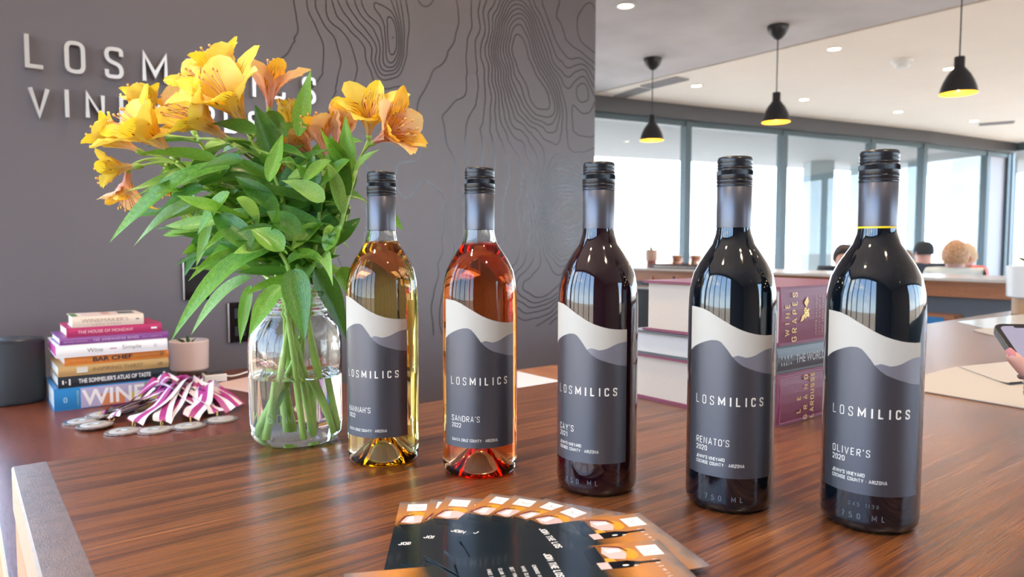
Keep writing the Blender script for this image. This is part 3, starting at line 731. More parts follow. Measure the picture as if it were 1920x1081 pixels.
seated(1819, 484, 6.7, 2.6, 'seated guest with blond hair in a coral pink shirt beyond the bar', pr('coral cloth', (.85, .22, .20), .8), pr('light blond hair', (.62, .42, .25), .6, bump=(1, 80)), 'short')
seated(1583, 486, 6.4, 3.6, 'seated dark-haired guest just visible left of the fifth bottle neck', M_navy, pr('dark hair', (.04, .03, .03), .6), 'short')
seated(1703, 488, 9.2, 2.9, 'seated brown-haired guest partly hidden by the fifth bottle neck', pr('beige cloth', (.5, .4, .33), .8), pr('brown hair', (.16, .09, .06), .6), 'short')
for i, (px, py, td, a) in enumerate([(1741, 476, 7.4, 1.2), (1788, 484, 5.9, .2), (1819, 484, 6.7, 2.6), (1583, 486, 6.4, 3.6), (1703, 488, 9.2, 2.9)]):
    hd = W(px, py, td); hip = max(.45, hd.z-ZF-.80)-.15
    t = thing('bar_stool', 'stool under the ' + ('man in the dark cap', 'woman with curly auburn hair', 'guest in coral pink', 'dark-haired guest left of the fifth bottle', 'brown-haired guest right of the fifth bottle')[i], 'stool', (hd.x, hd.y, ZF), a, 'stools under the guests')
    mb = MB(); mb.lathe([(.0001, hip-.04), (.17, hip-.04), (.18, hip-.02), (.17, hip), (.0001, hip)], 28); mb.build('seat', M_baro, t, True, angle=40)
    for k2 in range(4):
        b = k2*PI/2+.78; mb = MB(); mb.tube([(.12*math.cos(b), .12*math.sin(b), hip-.04), (.19*math.cos(b), .19*math.sin(b), 0)], .012, 8); mb.build('leg', M_black, t)

# ================================================================== THE FIVE BOTTLES
BP = [(.3500, .6659), (.4092, .5737), (.4676, .4671), (.5309, .3661), (.5853, .2695)]
BODY = [(.0001, .0085), (.012, .0075), (.026, .0015), (.0305, .0002), (.0335, .0010), (.0362, .0045), (.037, .010), (.037, .168), (.0367, .179), (.0359, .188), (.0331, .2008), (.0284, .210), (.0224, .2195), (.0177, .2265), (.0150, .235), (.0140, .243), (.0136, .262), (.0134, .290)]
M_cap = pr('black enamel cap', (.012, .012, .015), .30)
M_sleeve = pr('satin grey sleeve', (.125, .122, .138), .36, .7)
M_red1 = pr('dark red wine glass', (.012, .0025, .005), .03, ior=1.6, coat=.6)
M_red2 = pr('very dark wine glass', (.002, .004, .007), .03, ior=1.6, coat=.6)
W_white = liquid('pale gold wine', (.955, .76, .02), 26, (1, 1, 1))
W_rose = liquid('orange rose wine', (.97, .50, .0), 50, (1, 1, 1))
M_backl = pr('cream back label', (.85, .80, .68), .6)
LAB_TOP = [(-61.3, .1735), (-50, .1733), (-38, .1725), (-28, .1702), (-19, .167), (-8, .1630), (2, .1592), (12, .1561), (22, .1539), (32, .1523), (41, .1515), (51, .151), (61.3, .1509)]
MOUNT = [(-61.3, .1352), (-52, .1395), (-42, .1426), (-33, .1449), (-24.6, .1465), (-17, .1467), (-12, .1455), (-7, .1420), (-2, .1378), (2.5, .1335), (9, .1293), (15.3, .1264), (24, .1240), (33, .1222), (46, .1197), (61.3, .1182)]
LIL = [(2.5, .1333), (8.9, .1349), (14, .1341), (19.1, .1331), (25, .1336), (32, .1350), (40, .1374), (47.5, .1392), (61.3, .1400)]
def interp(tab, x):
    if x <= tab[0][0]: return tab[0][1]
    for (a, b), (c, d) in zip(tab[:-1], tab[1:]):
        if x <= c: return b+(d-b)*(x-a)/(c-a)
    return tab[-1][1]
def bottle(i, label, clear, winemat, bodymat, centre, name, year, lines, zname):
    x, y = BP[i]; t = thing('wine_bottle', label, 'wine bottle', (x, y, 0), 0, 'five wine bottles in a diagonal row')
    a0 = math.atan2(-y, -x)      # direction towards the photographer; label turned by `centre` degrees from it
    def cylp(th, z, r): a = a0+math.radians(th+centre); return (r*math.cos(a), r*math.sin(a), z)
    if clear:
        mb = MB(); prof = [(.0001, .030), (.006, .0285), (.014, .018), (.021, .0075), (.027, .0015), (.031, 0)]+BODY[4:]
        prof = prof+[(.0001, .290)]
        mb.lathe(prof, 72)
        zf = .2262+(.0 if i == 0 else -.002)
        cav = [(.0001, zf), (.0145, zf), (.0152, zf+.0012), (.0138, zf+.004), (.0125, .238), (.0112, .246), (.0108, .262), (.0106, .288), (.0001, .288)]
        mb.lathe(cav, 48, flip=True)
        mb.build('glass_body', M_glass, t, True, angle=60)
        mb = MB(); inn = [(.0001, .036), (.008, .0335), (.017, .022), (.025, .0100), (.030, .0068), (.0335, .0085), (.0343, .014)]
        inn += [(r-.0027, z) for r, z in BODY if .15 < z < .222]+[(.0150, zf-.0012), (.0146, zf-.0004), (.0001, zf-.0004)]
        mb.lathe(inn, 64); mb.build('wine', winemat, t, True, angle=60)
        q0 = (180-80 if i == 0 else 180-94)-centre; mb = MB(); mb.grid(lambda u, v: cylp(q0+66*u, .048+.118*v, .03725), 30, 1); mb.grid(lambda u, v: cylp(q0+66*u, .048+.118*v, .03712), 30, 1, flip=True)
        mb.build('back_label', M_backl, t, True)
    else:
        mb = MB(); mb.lathe(BODY+[(.0001, .290)], 72); mb.build('glass_body', bodymat, t, True, angle=60)
        if i == 4:
            mb = MB(); mb.lathe([(.0142, .2385), (.01455, .2389), (.01455, .2402), (.0142, .2406)], 48); mb.build('meniscus_line', pr('yellow neck line', (.85, .60, .02), .3, emit=((1, .7, 0), .0)), t, True)  # stands for the wine's gold meniscus: opaque yellow ring added outside the dark neck
    # sleeve
    mb = MB(); mb.lathe([(.0137, .2405), (.01455, .2405), (.0146, .2415), (.0145, .2755), (.0138, .2762)], 56, flip=False); mb.build('neck_sleeve', M_sleeve, t, True, angle=50)
    # screw cap with rings and a knurled band
    cp = [(.0139, .2757), (.0149, .2757), (.0150, .2772), (.0144, .2778), (.0144, .2783), (.0150, .2790), (.0150, .2806), (.0146, .2812), (.0150, .2820), (.0150, .2852)]
    cap = MB(); cap.lathe(cp, 56)
    cap.lathe([(.0149, .2890), (.0142, .2897), (.0142, .2903), (.0148, .2912), (.0143, .2922), (.0143, .2927), (.0148, .2937), (.0143, .2947), (.0143, .2952), (.0147, .2962), (.0145, .2985), (.0138, .3003), (.0128, .3008), (.0001, .3008)], 56)
    co = cap.build('screw_cap', M_cap, t, True, angle=60)
    kb = MB(); kb.lathe([(.0149, .2851), (.0150, .2856), (.0150, .2886), (.0149, .2891)], 200, mod=lambda a, j: (-.0004 if int(round(a/(2*PI)*200)) % 2 else .0001))
    kb.build('knurled_band', M_cap, co)
    # label: cream sheet, dark mountains as prints
    N = 48; r1 = .03722
    def patch(lo, hi, th0, th1, r, name, mat, par, n=N):
        vs = []; fs = []
        for k in range(n+1):
            th = th0+(th1-th0)*k/n; vs += [cylp(th, lo(th), r), cylp(th, hi(th), r)]
        for k in range(n): fs.append((2*k, 2*k+2, 2*k+3, 2*k+1))
        mb = MB(); mb.add(vs, fs); return mb.build(name, mat, par, True)
    lb = patch(lambda a: .0315, lambda a: interp(LAB_TOP, a), -61.3, 61.3, r1, 'label', M_cream, t)
    patch(lambda a: .0315, lambda a: interp(MOUNT, a), -61.3, 61.3, r1+.00008, 'dark_mountain', M_ldark, lb, 64)
    patch(lambda a: interp(MOUNT, a)-.0001, lambda a: interp(LIL, a), 2.4, 61.3, r1+.00010, 'dusk_mountain', M_lilac, lb, 40)
    rr = r1+.0002; dg = math.degrees(1/.0374)
    def mp(th_start, z): return lambda a, b: cylp(th_start+a*dg, z+b, rr)
    def put(s, h, wt, th0, th1, z, nm, **k):
        text_mesh(s, h, wt, mp(th0, z), fit=math.radians(th1-th0)*.0374, **k).build(nm, M_gold, lb)
    put('LOS', .0073, .00050, -46.6, -19.5, .0922, 'lettering', wide=.95)
    put('MILICS', .0074, .00115, -14.0, 45.5, .0922, 'lettering', wide=.95)
    wd = {'S': 45.3}
    n = len(name); zn, zy = zname
    put(name, .0056, .00048, -45.3, -45.3+5.75*n, zn, 'lettering')
    put(year, .0042, .00045, -45.0, -45.0+17.0, zy, 'lettering')
    zz = .0452
    if len(lines) == 1: zz = .0375
    for s, th1 in lines:
        put(s, .0028, .00035, -44.8, th1, zz, 'lettering'); zz -= .0043
    if not clear:
        text_mesh('750 ML', .0045, .0006, lambda a, b: cylp(-30+a*dg, .0115+b, .0373), fit=.032).build('embossing', pr('glass relief', (.12, .13, .15), .1), t)
        if i == 4: text_mesh('245 1938', .0030, .0003, lambda a, b: cylp(-22+a*dg, .0215+b, .0371), fit=.022).build('batch_code', pr('grey ink', (.10, .11, .12), .5), t)
    return t
bottle(0, 'clear wine bottle of pale golden white wine, leftmost beside the flower jar', True, W_white, None, -21, "HANNAH'S", '2022', [('SANTA CRUZ COUNTY - ARIZONA', 26)], (.0568, .0508))
bottle(1, 'clear wine bottle of orange-pink rose wine, second from the left', True, W_rose, None, -1, "SANDRA'S", '2022', [('SANTA CRUZ COUNTY - ARIZONA', 28)], (.0568, .0508))
bottle(2, "dark red wine bottle labelled Cay's 2021, middle of the row", False, None, M_red1, -17.2, "CAY'S", '2021', [("JENNY'S VINEYARD", -4.5), ('COCHISE COUNTY - ARIZONA', 20)], (.0583, .0527))
bottle(3, "dark red wine bottle labelled Renato's 2020, second from the right", False, None, M_red2, -1, "RENATO'S", '2020', [("JENNY'S VINEYARD", -4.5), ('COCHISE COUNTY - ARIZONA', 20)], (.0581, .0524))
bottle(4, "dark red wine bottle labelled Oliver's 2020, nearest and rightmost, yellow neck line", False, None, M_red2, -.6, "OLIVER'S", '2020', [("JENNY'S VINEYARD", -4.5), ('COCHISE COUNTY - ARIZONA', 20)], (.0614, .0553))

# ================================================================== FLOWER JAR
JX, JY = .3065, .797
t = thing('mason_jar', 'clear glass preserving jar of water holding the yellow flowers', 'jar', (JX, JY, 0))
mb = MB()
jo = [(.0001, .003), (.030, .002), (.040, 0), (.0465, .003), (.0505, .010), (.0520, .020), (.0522, .100), (.0515, .118), (.0480, .131), (.0420, .140), (.0375, .1445), (.0365, .148), (.0385, .150), (.0385, .153), (.0365, .155), (.0368, .1575), (.0385, .159), (.0385, .162), (.0366, .164), (.0366, .169), (.0374, .171), (.0366, .173), (.0345, .173), (.0338, .170)]
WL = .076
ji = [(.0338, .170), (.0335, .146), (.0375, .139), (.0440, .129), (.0482, .117), (.0492, .100), (.0492, WL+.002), (.0486, WL), (.0001, WL-.0006)]
mb.lathe(jo+ji[1:], 72, mod=lambda a, j: .0006*math.sin(a*7+j)*math.sin(a*3) if 3 < j < 9 or 25 < j < 30 else 0)
mb.build('glass', M_glass, t, True, angle=70)
for s, h, th0, z in (('MASON', .011, -62, .030), ('BALL', .016, -58, .086)):
    if s == 'BALL': continue
    aj = math.atan2(-JY, -JX)
    def f_(a, b, th0=th0, z=z): q = aj+math.radians(th0)+a/.0524; return (.0524*math.cos(q), .0524*math.sin(q), z+b)
    text_mesh(s, h, .0016, f_, fit=.052).build('embossing', glass('relief glass', (1, 1, 1), .05), t)
mb = MB(); mb.lathe([(.0001, .006), (.038, .006), (.0475, .014), (.0490, .022), (.0490, WL-.003), (.0001, WL-.0035)], 48)
o = mb.build('water', liquid('water', (.92, 1, .93), 2.0), None, True, angle=50); o.location = (JX, JY, 0); tag(o, 'clear water half filling the glass flower jar', 'water')

# leaf / petal materials
def leafmat(name, c1, c2):
    m, n, b = newmat(name); t_ = n.nodes.new('ShaderNodeAttribute'); t_.attribute_name = 't'; s_ = n.nodes.new('ShaderNodeAttribute'); s_.attribute_name = 's'
    wv = n.nodes.new('ShaderNodeMath'); wv.operation = 'SINE'; ml = n.nodes.new('ShaderNodeMath'); ml.operation = 'MULTIPLY'; ml.inputs[1].default_value = 70
    n.links.new(t_.outputs['Fac'], ml.inputs[0]); n.links.new(ml.outputs[0], wv.inputs[0])
    z = n.nodes.new('ShaderNodeTexNoise'); z.inputs['Scale'].default_value = 22
    ad = n.nodes.new('ShaderNodeMath'); ad.operation = 'MULTIPLY_ADD'; ad.inputs[1].default_value = .10
    n.links.new(wv.outputs[0], ad.inputs[0]); n.links.new(z.outputs['Fac'], ad.inputs[2])
    r = ramp(n, [(.3, c1), (.7, c2)]); n.links.new(ad.outputs[0], r.inputs[0]); n.links.new(r.outputs[0], b.inputs['Base Color'])
    b.inputs['Roughness'].default_value = .38
    o = n.nodes['Material Output']; tr = n.nodes.new('ShaderNodeBsdfTranslucent'); tr.inputs['Color'].default_value = (c2[0]*1.3, c2[1]*1.3, c2[2]*.7, 1)
    ms = n.nodes.new('ShaderNodeMixShader'); ms.inputs[0].default_value = .28
    n.links.new(b.outputs[0], ms.inputs[1]); n.links.new(tr.outputs[0], ms.inputs[2]); n.links.new(ms.outputs[0], o.inputs[0]); return m
LM = [leafmat('leaf deep green', (.03, .105, .018), (.10, .26, .035)), leafmat('leaf mid green', (.085, .235, .025), (.22, .44, .06)), leafmat('leaf light green', (.16, .33, .08), (.32, .54, .15))]
M_stem = pr('stem green', (.34, .52, .09), .45, noise=(.25, 30))
def petalmat(name, base, mid, tip, streak):
    m, n, b = newmat(name); s_ = n.nodes.new('ShaderNodeAttribute'); s_.attribute_name = 's'; t_ = n.nodes.new('ShaderNodeAttribute'); t_.attribute_name = 't'
    r = ramp(n, [(.0, base), (.30, tuple((a+c)/2 for a, c in zip(base, mid))), (.5, mid), (1, tip)]); n.links.new(s_.outputs['Fac'], r.inputs[0]); col = r.outputs[0]
    if streak:
        cb = n.nodes.new('ShaderNodeCombineXYZ'); m1 = n.nodes.new('ShaderNodeMath'); m1.operation = 'MULTIPLY'; m1.inputs[1].default_value = 13
        m2 = n.nodes.new('ShaderNodeMath'); m2.operation = 'MULTIPLY'; m2.inputs[1].default_value = 4.2
        n.links.new(t_.outputs['Fac'], m1.inputs[0]); n.links.new(s_.outputs['Fac'], m2.inputs[0]); n.links.new(m1.outputs[0], cb.inputs[0]); n.links.new(m2.outputs[0], cb.inputs[1])
        z = n.nodes.new('ShaderNodeTexNoise'); z.inputs['Scale'].default_value = 1; z.inputs['Detail'].default_value = 0; n.links.new(cb.outputs[0], z.inputs['Vector'])
        th = ramp(n, [(.60, (0, 0, 0)), (.63, (1, 1, 1))]); n.links.new(z.outputs['Fac'], th.inputs[0])
        win = ramp(n, [(.22, (0, 0, 0)), (.3, (1, 1, 1)), (.74, (1, 1, 1)), (.86, (0, 0, 0))]); n.links.new(s_.outputs['Fac'], win.inputs[0])
        mu = n.nodes.new('ShaderNodeMath'); mu.operation = 'MULTIPLY'; n.links.new(th.outputs[0], mu.inputs[0]); n.links.new(win.outputs[0], mu.inputs[1])
        mm = n.nodes.new('ShaderNodeMix'); mm.data_type = 'RGBA'; mm.inputs['B'].default_value = (.22, .05, .015, 1)
        n.links.new(mu.outputs[0], mm.inputs['Factor']); n.links.new(col, mm.inputs['A']); col = mm.outputs['Result']
    n.links.new(col, b.inputs['Base Color']); b.inputs['Roughness'].default_value = .45
    o = n.nodes['Material Output']; tr = n.nodes.new('ShaderNodeBsdfTranslucent'); n.links.new(col, tr.inputs['Color'])
    ms = n.nodes.new('ShaderNodeMixShader'); ms.inputs[0].default_value = .30
    n.links.new(b.outputs[0], ms.inputs[1]); n.links.new(tr.outputs[0], ms.inputs[2]); n.links.new(ms.outputs[0], o.inputs[0]); return m
YI = petalmat('inner tepal yellow', (.85, .45, .16), (.92, .58, .02), (.93, .70, .05), True)
YO = petalmat('outer tepal yellow', (.84, .50, .30), (.89, .58, .06), (.89, .67, .10), False)
PI_ = petalmat('inner tepal orange', (.85, .34, .22), (.93, .40, .06), (.94, .55, .04), True)
PO = petalmat('outer tepal peach', (.84, .38, .30), (.88, .46, .28), (.92, .62, .22), False)
M_anther = pr('anther', (.75, .40, .10), .6)

def frame(dr, hint=Vector((0, 0, 1))):
    z = dr.normalized(); x = hint.cross(z)
    if x.length < 1e-3: x = Vector((1, 0, 0)).cross(z)
    x.normalize(); return Matrix((x, z.cross(x), z)).transposed()
def camdir(rt, up, to): return (_r*rt+_u*up-_v*to).normalized()      # right, up, towards the viewer
def flower(par, base, dr, ln=.055, op=1.0, kind='y', roll=0, stam=True, droop=0):
    """trumpet of six tepals; base = ovary, dr = facing"""
    Mx = frame(dr); base = Vector(base)
    def P(x, y, z): return base+Mx @ Vector((x, y, z))
    f = MB(); f.tube([P(0, 0, -.010), P(0, 0, -.003), P(0, 0, .004)], [.002, .0038, .0030], 8)
    fo = f.build('flower', M_stem, par, True)
    inn, outm = (YI, YO) if kind == 'y' else (PI_, PO)
    for k in range(6):
        outer = k % 2 == 0; a = roll+k*PI/3+random.uniform(-.1, .1); Lk = ln*(random.uniform(.94, 1.06) if outer else random.uniform(.96, 1.10))
        wmax = (.0165 if outer else .0115)*ln/.055; o_ = op*random.uniform(.85, 1.15); bendz = random.uniform(.9, 1.1)
        cup = .25 if outer else .35
        ca, sa = math.cos(a), math.sin(a); vs = []; S = []; T = []
        nu, nv = 8, 12
        for j in range(nv+1):
            s = j/nv
            rad = .0028+Lk*o_*(.10*s+.52*max(0, s-.28)**1.45*1.5); zz = Lk*(s-.30*o_*max(0, s-.45)**1.8*bendz)
            wd = wmax*((.16+.84*min(1, max(0, (s-.06)/.52))**1.3) * (1 if s < .66 else math.sqrt(max(0, 1-((s-.66)/.36)**2))))
            if s > .93: wd *= .75
            for i in range(nu+1):
                u = i/nu*2-1; side = u*wd; lift = cup*wd*(u*u)*1.0 - (.0006 if abs(u) < .1 else 0) + .0013*math.sin(s*17+u*3+k*2)*(s > .4)+.0016*math.sin(s*31+k)*abs(u)**2*(s > .45)
                rr = rad-lift
                vs.append(P(rr*ca-side*sa, rr*sa+side*ca, zz+lift*.35)); S.append(s); T.append(u+k*3.1)
        fs = [(j*(nu+1)+i, j*(nu+1)+i+1, (j+1)*(nu+1)+i+1, (j+1)*(nu+1)+i) for j in range(nv) for i in range(nu)]
        mb = MB(); mb.add(vs, fs); mb.att = {'s': S, 't': T}; mb.build('petal', outm if outer else inn, fo, True)
    if stam:
        mb = MB()
        for k in range(6):
            a = roll+k*1.05+.5; pts = []
            for j in range(6):
                s = j/5; rr = .0015+.009*s*s; pts.append(P(rr*math.cos(a), rr*math.sin(a)-.006*s*s, ln*(.2+.75*s)))
            mb.tube(pts, .0006, 5); e_ = pts[-1]; mb.tube([e_, e_+Mx @ Vector((.0005, 0, .003))], .0013, 6, 1)
        mb.build('stamens', [YO, M_anther], fo, True)
    return fo
def leaf(par, p0, p1, width, mat, arch=.15, side=None, cupv=.35, twist=.6, hint=None):
    p0 = Vector(p0); p1 = Vector(p1); d = p1-p0; ln = d.length; dn = d.normalized()
    if hint is None: hint = (-_v*.7+Vector((0, 0, .7)))
    nrm = (hint-dn*hint.dot(dn)).normalized(); ctrl = (p0+p1)/2+Vector((0, 0, 1))*arch*ln+(side or Vector((0, 0, 0)))*ln
    nu, nv = 4, 12; vs = []; S = []; T = []
    for j in range(nv+1):
        s = j/nv; c = p0*(1-s)**2+ctrl*2*s*(1-s)+p1*s*s; tg = ((ctrl-p0)*(1-s)+(p1-ctrl)*s).normalized()
        n_ = (nrm-tg*nrm.dot(tg)).normalized(); sd_ = tg.cross(n_); an = twist*(s-.4); sd2 = sd_*math.cos(an)+n_*math.sin(an); n2 = n_*math.cos(an)-sd_*math.sin(an)
        wd = width/2*(math.sin(PI*min(1, .05+.95*s**.74))**.95)*(1.06-.06*s)
        for i in range(nu+1):
            u = i/nu*2-1; vs.append(c+sd2*u*wd+n2*(cupv*wd*u*u+.05*wd*math.sin(s*9+u*2)-(.10*wd if i == 2 else 0))); S.append(s); T.append(u*.5)
    fs = [(j*(nu+1)+i, j*(nu+1)+i+1, (j+1)*(nu+1)+i+1, (j+1)*(nu+1)+i) for j in range(nv) for i in range(nu)]
    mb = MB(); mb.add(vs, fs); mb.att = {'s': S, 't': T}; return mb.build('leaf', mat, par, True)
def bez(pts, n=26):
    """smooth curve through points (Catmull-Rom)"""
    P = [Vector(p) for p in pts]; P = [P[0]*2-P[1]]+P+[P[-1]*2-P[-2]]; o = []
    for i in range(1, len(P)-2):
        for k in range(n//(len(P)-3)+1):
            t_ = k/(n//(len(P)-3)+1); a, b, c, d = P[i-1:i+3]
            o.append(.5*((2*b)+(c-a)*t_+(2*a-5*b+4*c-d)*t_*t_+(3*b-a-3*c+d)*t_**3))
    o.append(P[-2]); return o
def JW(dx, dy, z): return Vector((JX+dx, JY+dy, z))     # inside the jar
rj = Vector((_r.x, _r.y, 0)).normalized(); vj = Vector((_v.x, _v.y, 0)).normalized()
def J(a, b, z): q = Vector((JX, JY, 0))+rj*a+vj*b; q.z = z; return q   # a: right, b: away
STEMS = [  # label, bottom in jar, neck, way points (px,py,depth), umbel flowers
 ('flower stem leaning far left with the leftmost yellow and peach blooms', (.030, .005, .010), (-.012, -.004, .165), [(500, 470, .88), (425, 380, .86), (330, 305, .84)],
  [((258, 282, .83), (-.85, .48, .30), .052, 'y', .75, 0), ((252, 312, .835), (-.92, -.12, .35), .040, 'y', .9, 1), ((240, 322, .85), (-.05, -1, .10), .045, 'p', 1.15, 0),
   ((322, 288, .82), (-.55, .58, .62), .070, 'y', 1.02, .4), ((312, 318, .86), (-.05, -1, .15), .032, 'y', .35, 0)]),
 ('flower stem ending in the yellow bloom above the second sign row', (.022, -.020, .012), (-.015, .008, .168), [(490, 430, .90), (420, 330, .90), (370, 260, .89)],
  [((285, 240, .88), (-.25, .9, .1), .055, 'y', .7, .3), ((422, 258, .84), (-.62, .42, .66), .072, 'y', 1.1, .1), ((362, 245, .90), (-.45, .72, .0), .055, 'p', .7, .5)]),
 ('tallest flower stem carrying the big yellow blooms at the top', (-.022, -.016, .010), (.000, -.010, .168), [(545, 440, .83), (515, 330, .85), (470, 262, .86)],
  [((440, 175, .88), (-.42, .85, .2), .062, 'y', .9, .2), ((462, 240, .84), (-.25, .66, .70), .080, 'y', 1.15, .0), ((505, 203, .87), (.06, .98, .05), .058, 'p', 1.15, .4), ((408, 178, .9), (-.45, .35, .8), .050, 'y', 1.1, .2)]),
 ('flower stem with small orange blooms in the middle of the bouquet', (.004, .022, .010), (.006, .010, .168), [(560, 440, .88), (552, 370, .90), (560, 320, .90)],
  [((548, 262, .90), (-.05, .95, .2), .050, 'y', .35, 0), ((575, 275, .92), (.15, .8, .1), .040, 'p', .5, 0), ((535, 298, .88), (-.2, -.6, .6), .028, 'p', .5, 0)]),
 ('flower stem with upright peach blooms right of centre', (.030, .012, .011), (.012, .000, .168), [(590, 470, .84), (600, 390, .85), (612, 320, .86)],
  [((612, 292, .86), (-.25, .95, .2), .052, 'p', .65, .2), ((632, 288, .87), (.15, .95, .1), .060, 'p', .45, .1), ((590, 300, .88), (-.5, .6, .1), .045, 'p', .5, .3)]),
 ('flower stem leaning right with paired yellow and coral blooms', (-.026, .006, .010), (.020, .004, .168), [(625, 470, .84), (650, 380, .85), (668, 318, .86)],
  [((692, 252, .86), (.20, .62, .75), .060, 'y', 1.1, .2), ((702, 266, .84), (.72, .22, .60), .064, 'p', .95, .5)]),
 ('leafy flower stem without blooms at the back left of the jar', (-.012, .026, .010), (-.020, .012, .165), [(480, 500, .92), (410, 440, .93), (340, 395, .92)], []),
 ('short leafy flower stem at the front of the jar', (.015, -.028, .010), (-.004, -.018, .166), [(540, 500, .80), (500, 440, .80), (455, 400, .80)], []),
 ('leafy flower stem at the back right of the jar', (-.030, -.010, .012), (.020, .014, .166), [(610, 500, .90), (640, 430, .92), (655, 385, .92)], []),
]
stem_objs = []; PATHS = []
for lab, bt, nk, ways, fl in STEMS:
    b0 = J(*bt); n0 = J(*nk); t = thing('alstroemeria', lab, 'flower', tuple(b0), 0)
    inv = -b0
    pts = [b0, (b0*.45+n0*.55)+J(0, 0, 0)*0, n0]+[W(*q) for q in ways]
    path = bez(pts, 30); PATHS.append(path); N = len(path)
    mb = MB(); mb.tube([p+inv for p in path], [.0034-.0012*i/N for i in range(N)], 10); mb.build('stem', M_stem, t, True)
    node = path[-1]; mb = MB()
    class Off: pass
    for bp, dr, ln, kd, op, rl in fl:
        B_ = W(*bp); D_ = camdir(*dr)
        ctrl = node*.45+B_*.55-D_*.012+Vector((0, 0, .006))
        pp = [node*(1-s)**2+ctrl*2*s*(1-s)+(B_-D_*.006)*s*s for s in [i/10 for i in range(11)]]
        pm = MB(); pm.tube([p+inv for p in pp], [.0020-.0006*i/10 for i in range(11)], 8); pm.build('pedicel', M_stem, t, True)
        flower(t, B_+inv, D_, ln, op, kd, rl)
    stem_objs.append((t, b0))
def pleaf(k, a, b, wpx, m, arch=.12, **kw):
    """leaf of stem k from photo point a to b (each px,py,depth)"""
    t, b0 = stem_objs[k]; p0 = W(*a)-b0; p1 = W(*b)-b0
    leaf(t, p0, p1, wpx*(a[2]+b[2])/2/F, LM[m], arch, **kw)
Z_ = [
 (7, (505, 470, .79), (320, 640, .76), 44, 1, .30), (7, (470, 520, .80), (358, 628, .80), 30, 2, .25), (7, (548, 505, .76), (572, 642, .735), 52, 0, .18),
 (7, (530, 535, .77), (466, 632, .745), 42, 1, .15), (8, (590, 505, .80), (652, 642, .83), 42, 0, .22), (7, (470, 535, .84), (450, 645, .85), 26, 1, .1),
 (0, (405, 298, .82), (252, 288, .80), 34, 1, .05), (0, (430, 315, .80), (205, 455, .82), 52, 1, .22), (0, (370, 375, .82), (250, 462, .84), 40, 2, .12),
 (6, (450, 432, .86), (290, 430, .88), 20, 0, .06), (6, (400, 395, .82), (368, 500, .80), 22, 2, .02), (4, (608, 376, .78), (527, 338, .77), 44, 2, .05),
 (4, (540, 335, .82), (622, 330, .80), 42, 2, .12), (3, (560, 255, .84), (583, 130, .85), 34, 1, .0), (5, (655, 320, .83), (648, 215, .82), 30, 1, .0),
 (3, (520, 300, .84), (478, 196, .82), 44, 0, .02), (2, (480, 250, .80), (395, 232, .82), 38, 0, .08), (5, (622, 465, .84), (676, 408, .86), 38, 0, .06),
 (5, (640, 365, .86), (694, 385, .88), 26, 1, .2), (8, (715, 392, .93), (756, 432, .93), 22, 1, .1), (5, (640, 500, .84), (655, 560, .86), 34, 1, .3),
 (1, (480, 445, .82), (395, 480, .80), 44, 1, .15), (7, (560, 440, .76), (500, 395, .76), 44, 0, .05), (2, (520, 400, .80), (440, 330, .80), 40, 0, .08),
 (2, (455, 300, .78), (370, 320, .78), 36, 0, .08), (4, (600, 420, .80), (545, 470, .78), 36, 1, .1), (3, (590, 350, .80), (585, 290, .80), 30, 0, .02),
 (4, (620, 300, .80), (565, 345, .78), 30, 1, .1), (7, (470, 470, .76), (395, 395, .78), 48, 0, .1), (7, (530, 470, .75), (470, 430, .76), 46, 1, .12),
 (5, (665, 320, .82), (712, 280, .80), 24, 2, .1), (6, (400, 420, .90), (345, 520, .88), 32, 0, .1), (8, (575, 470, .82), (520, 540, .80), 46, 1, .1),
 (0, (380, 350, .80), (300, 395, .79), 36, 0, .08), (1, (430, 360, .78), (370, 440, .78), 34, 1, .1), (6, (350, 400, .90), (230, 410, .91), 24, 0, .08), (0, (350, 320, .86), (275, 300, .86), 26, 0, .05),
 (4, (610, 470, .78), (640, 420, .78), 34, 1, .0), (2, (500, 210, .84), (540, 260, .83), 30, 0, .1), (2, (505, 340, .78), (530, 250, .80), 30, 1, .0), (5, (655, 300, .80), (600, 350, .80), 30, 1, .1),
]
for k, a, b, wpx, m, ar in Z_: pleaf(k, a, b, wpx, m, ar, twist=random.uniform(-.7, .9))
for k, path in enumerate(PATHS):
    t, b0 = stem_objs[k]; N = len(path); g = random.uniform(0, 6)
    for j in range(int(N*.52), N-1):
        p = path[j]; g += 2.4
        for rep in range(2 if j % 3 == 0 else 1):
            for tries in range(8):
                g += .9 if rep else 0
                up = random.uniform(-.35, .65); dr = (rj*math.cos(g)+vj*math.sin(g)*.8+Vector((0, 0, up))).normalized(); ln = random.uniform(.055, .115)
                e_ = p+dr*ln; q = e_-CO; dep = q.dot(_v); px = 960+F*q.dot(_r)/dep; py = 540.5-F*q.dot(_u)/dep
                if (px < 640 or dep > .92) and px < 700 and py < 560 and py > 235+max(0, 330-px)*.7 and (e_-J(0, 0, e_.z)).length > .02: break
                g += 1.1
            else: continue
            leaf(t, p-b0, e_-b0, random.uniform(.015, .024), LM[random.choice((0, 0, 0, 1, 1, 2))], random.uniform(-.1, .4), twist=random.uniform(-1.6, 1.6), side=Vector((random.uniform(-.12, .12), random.uniform(-.12, .12), 0)))

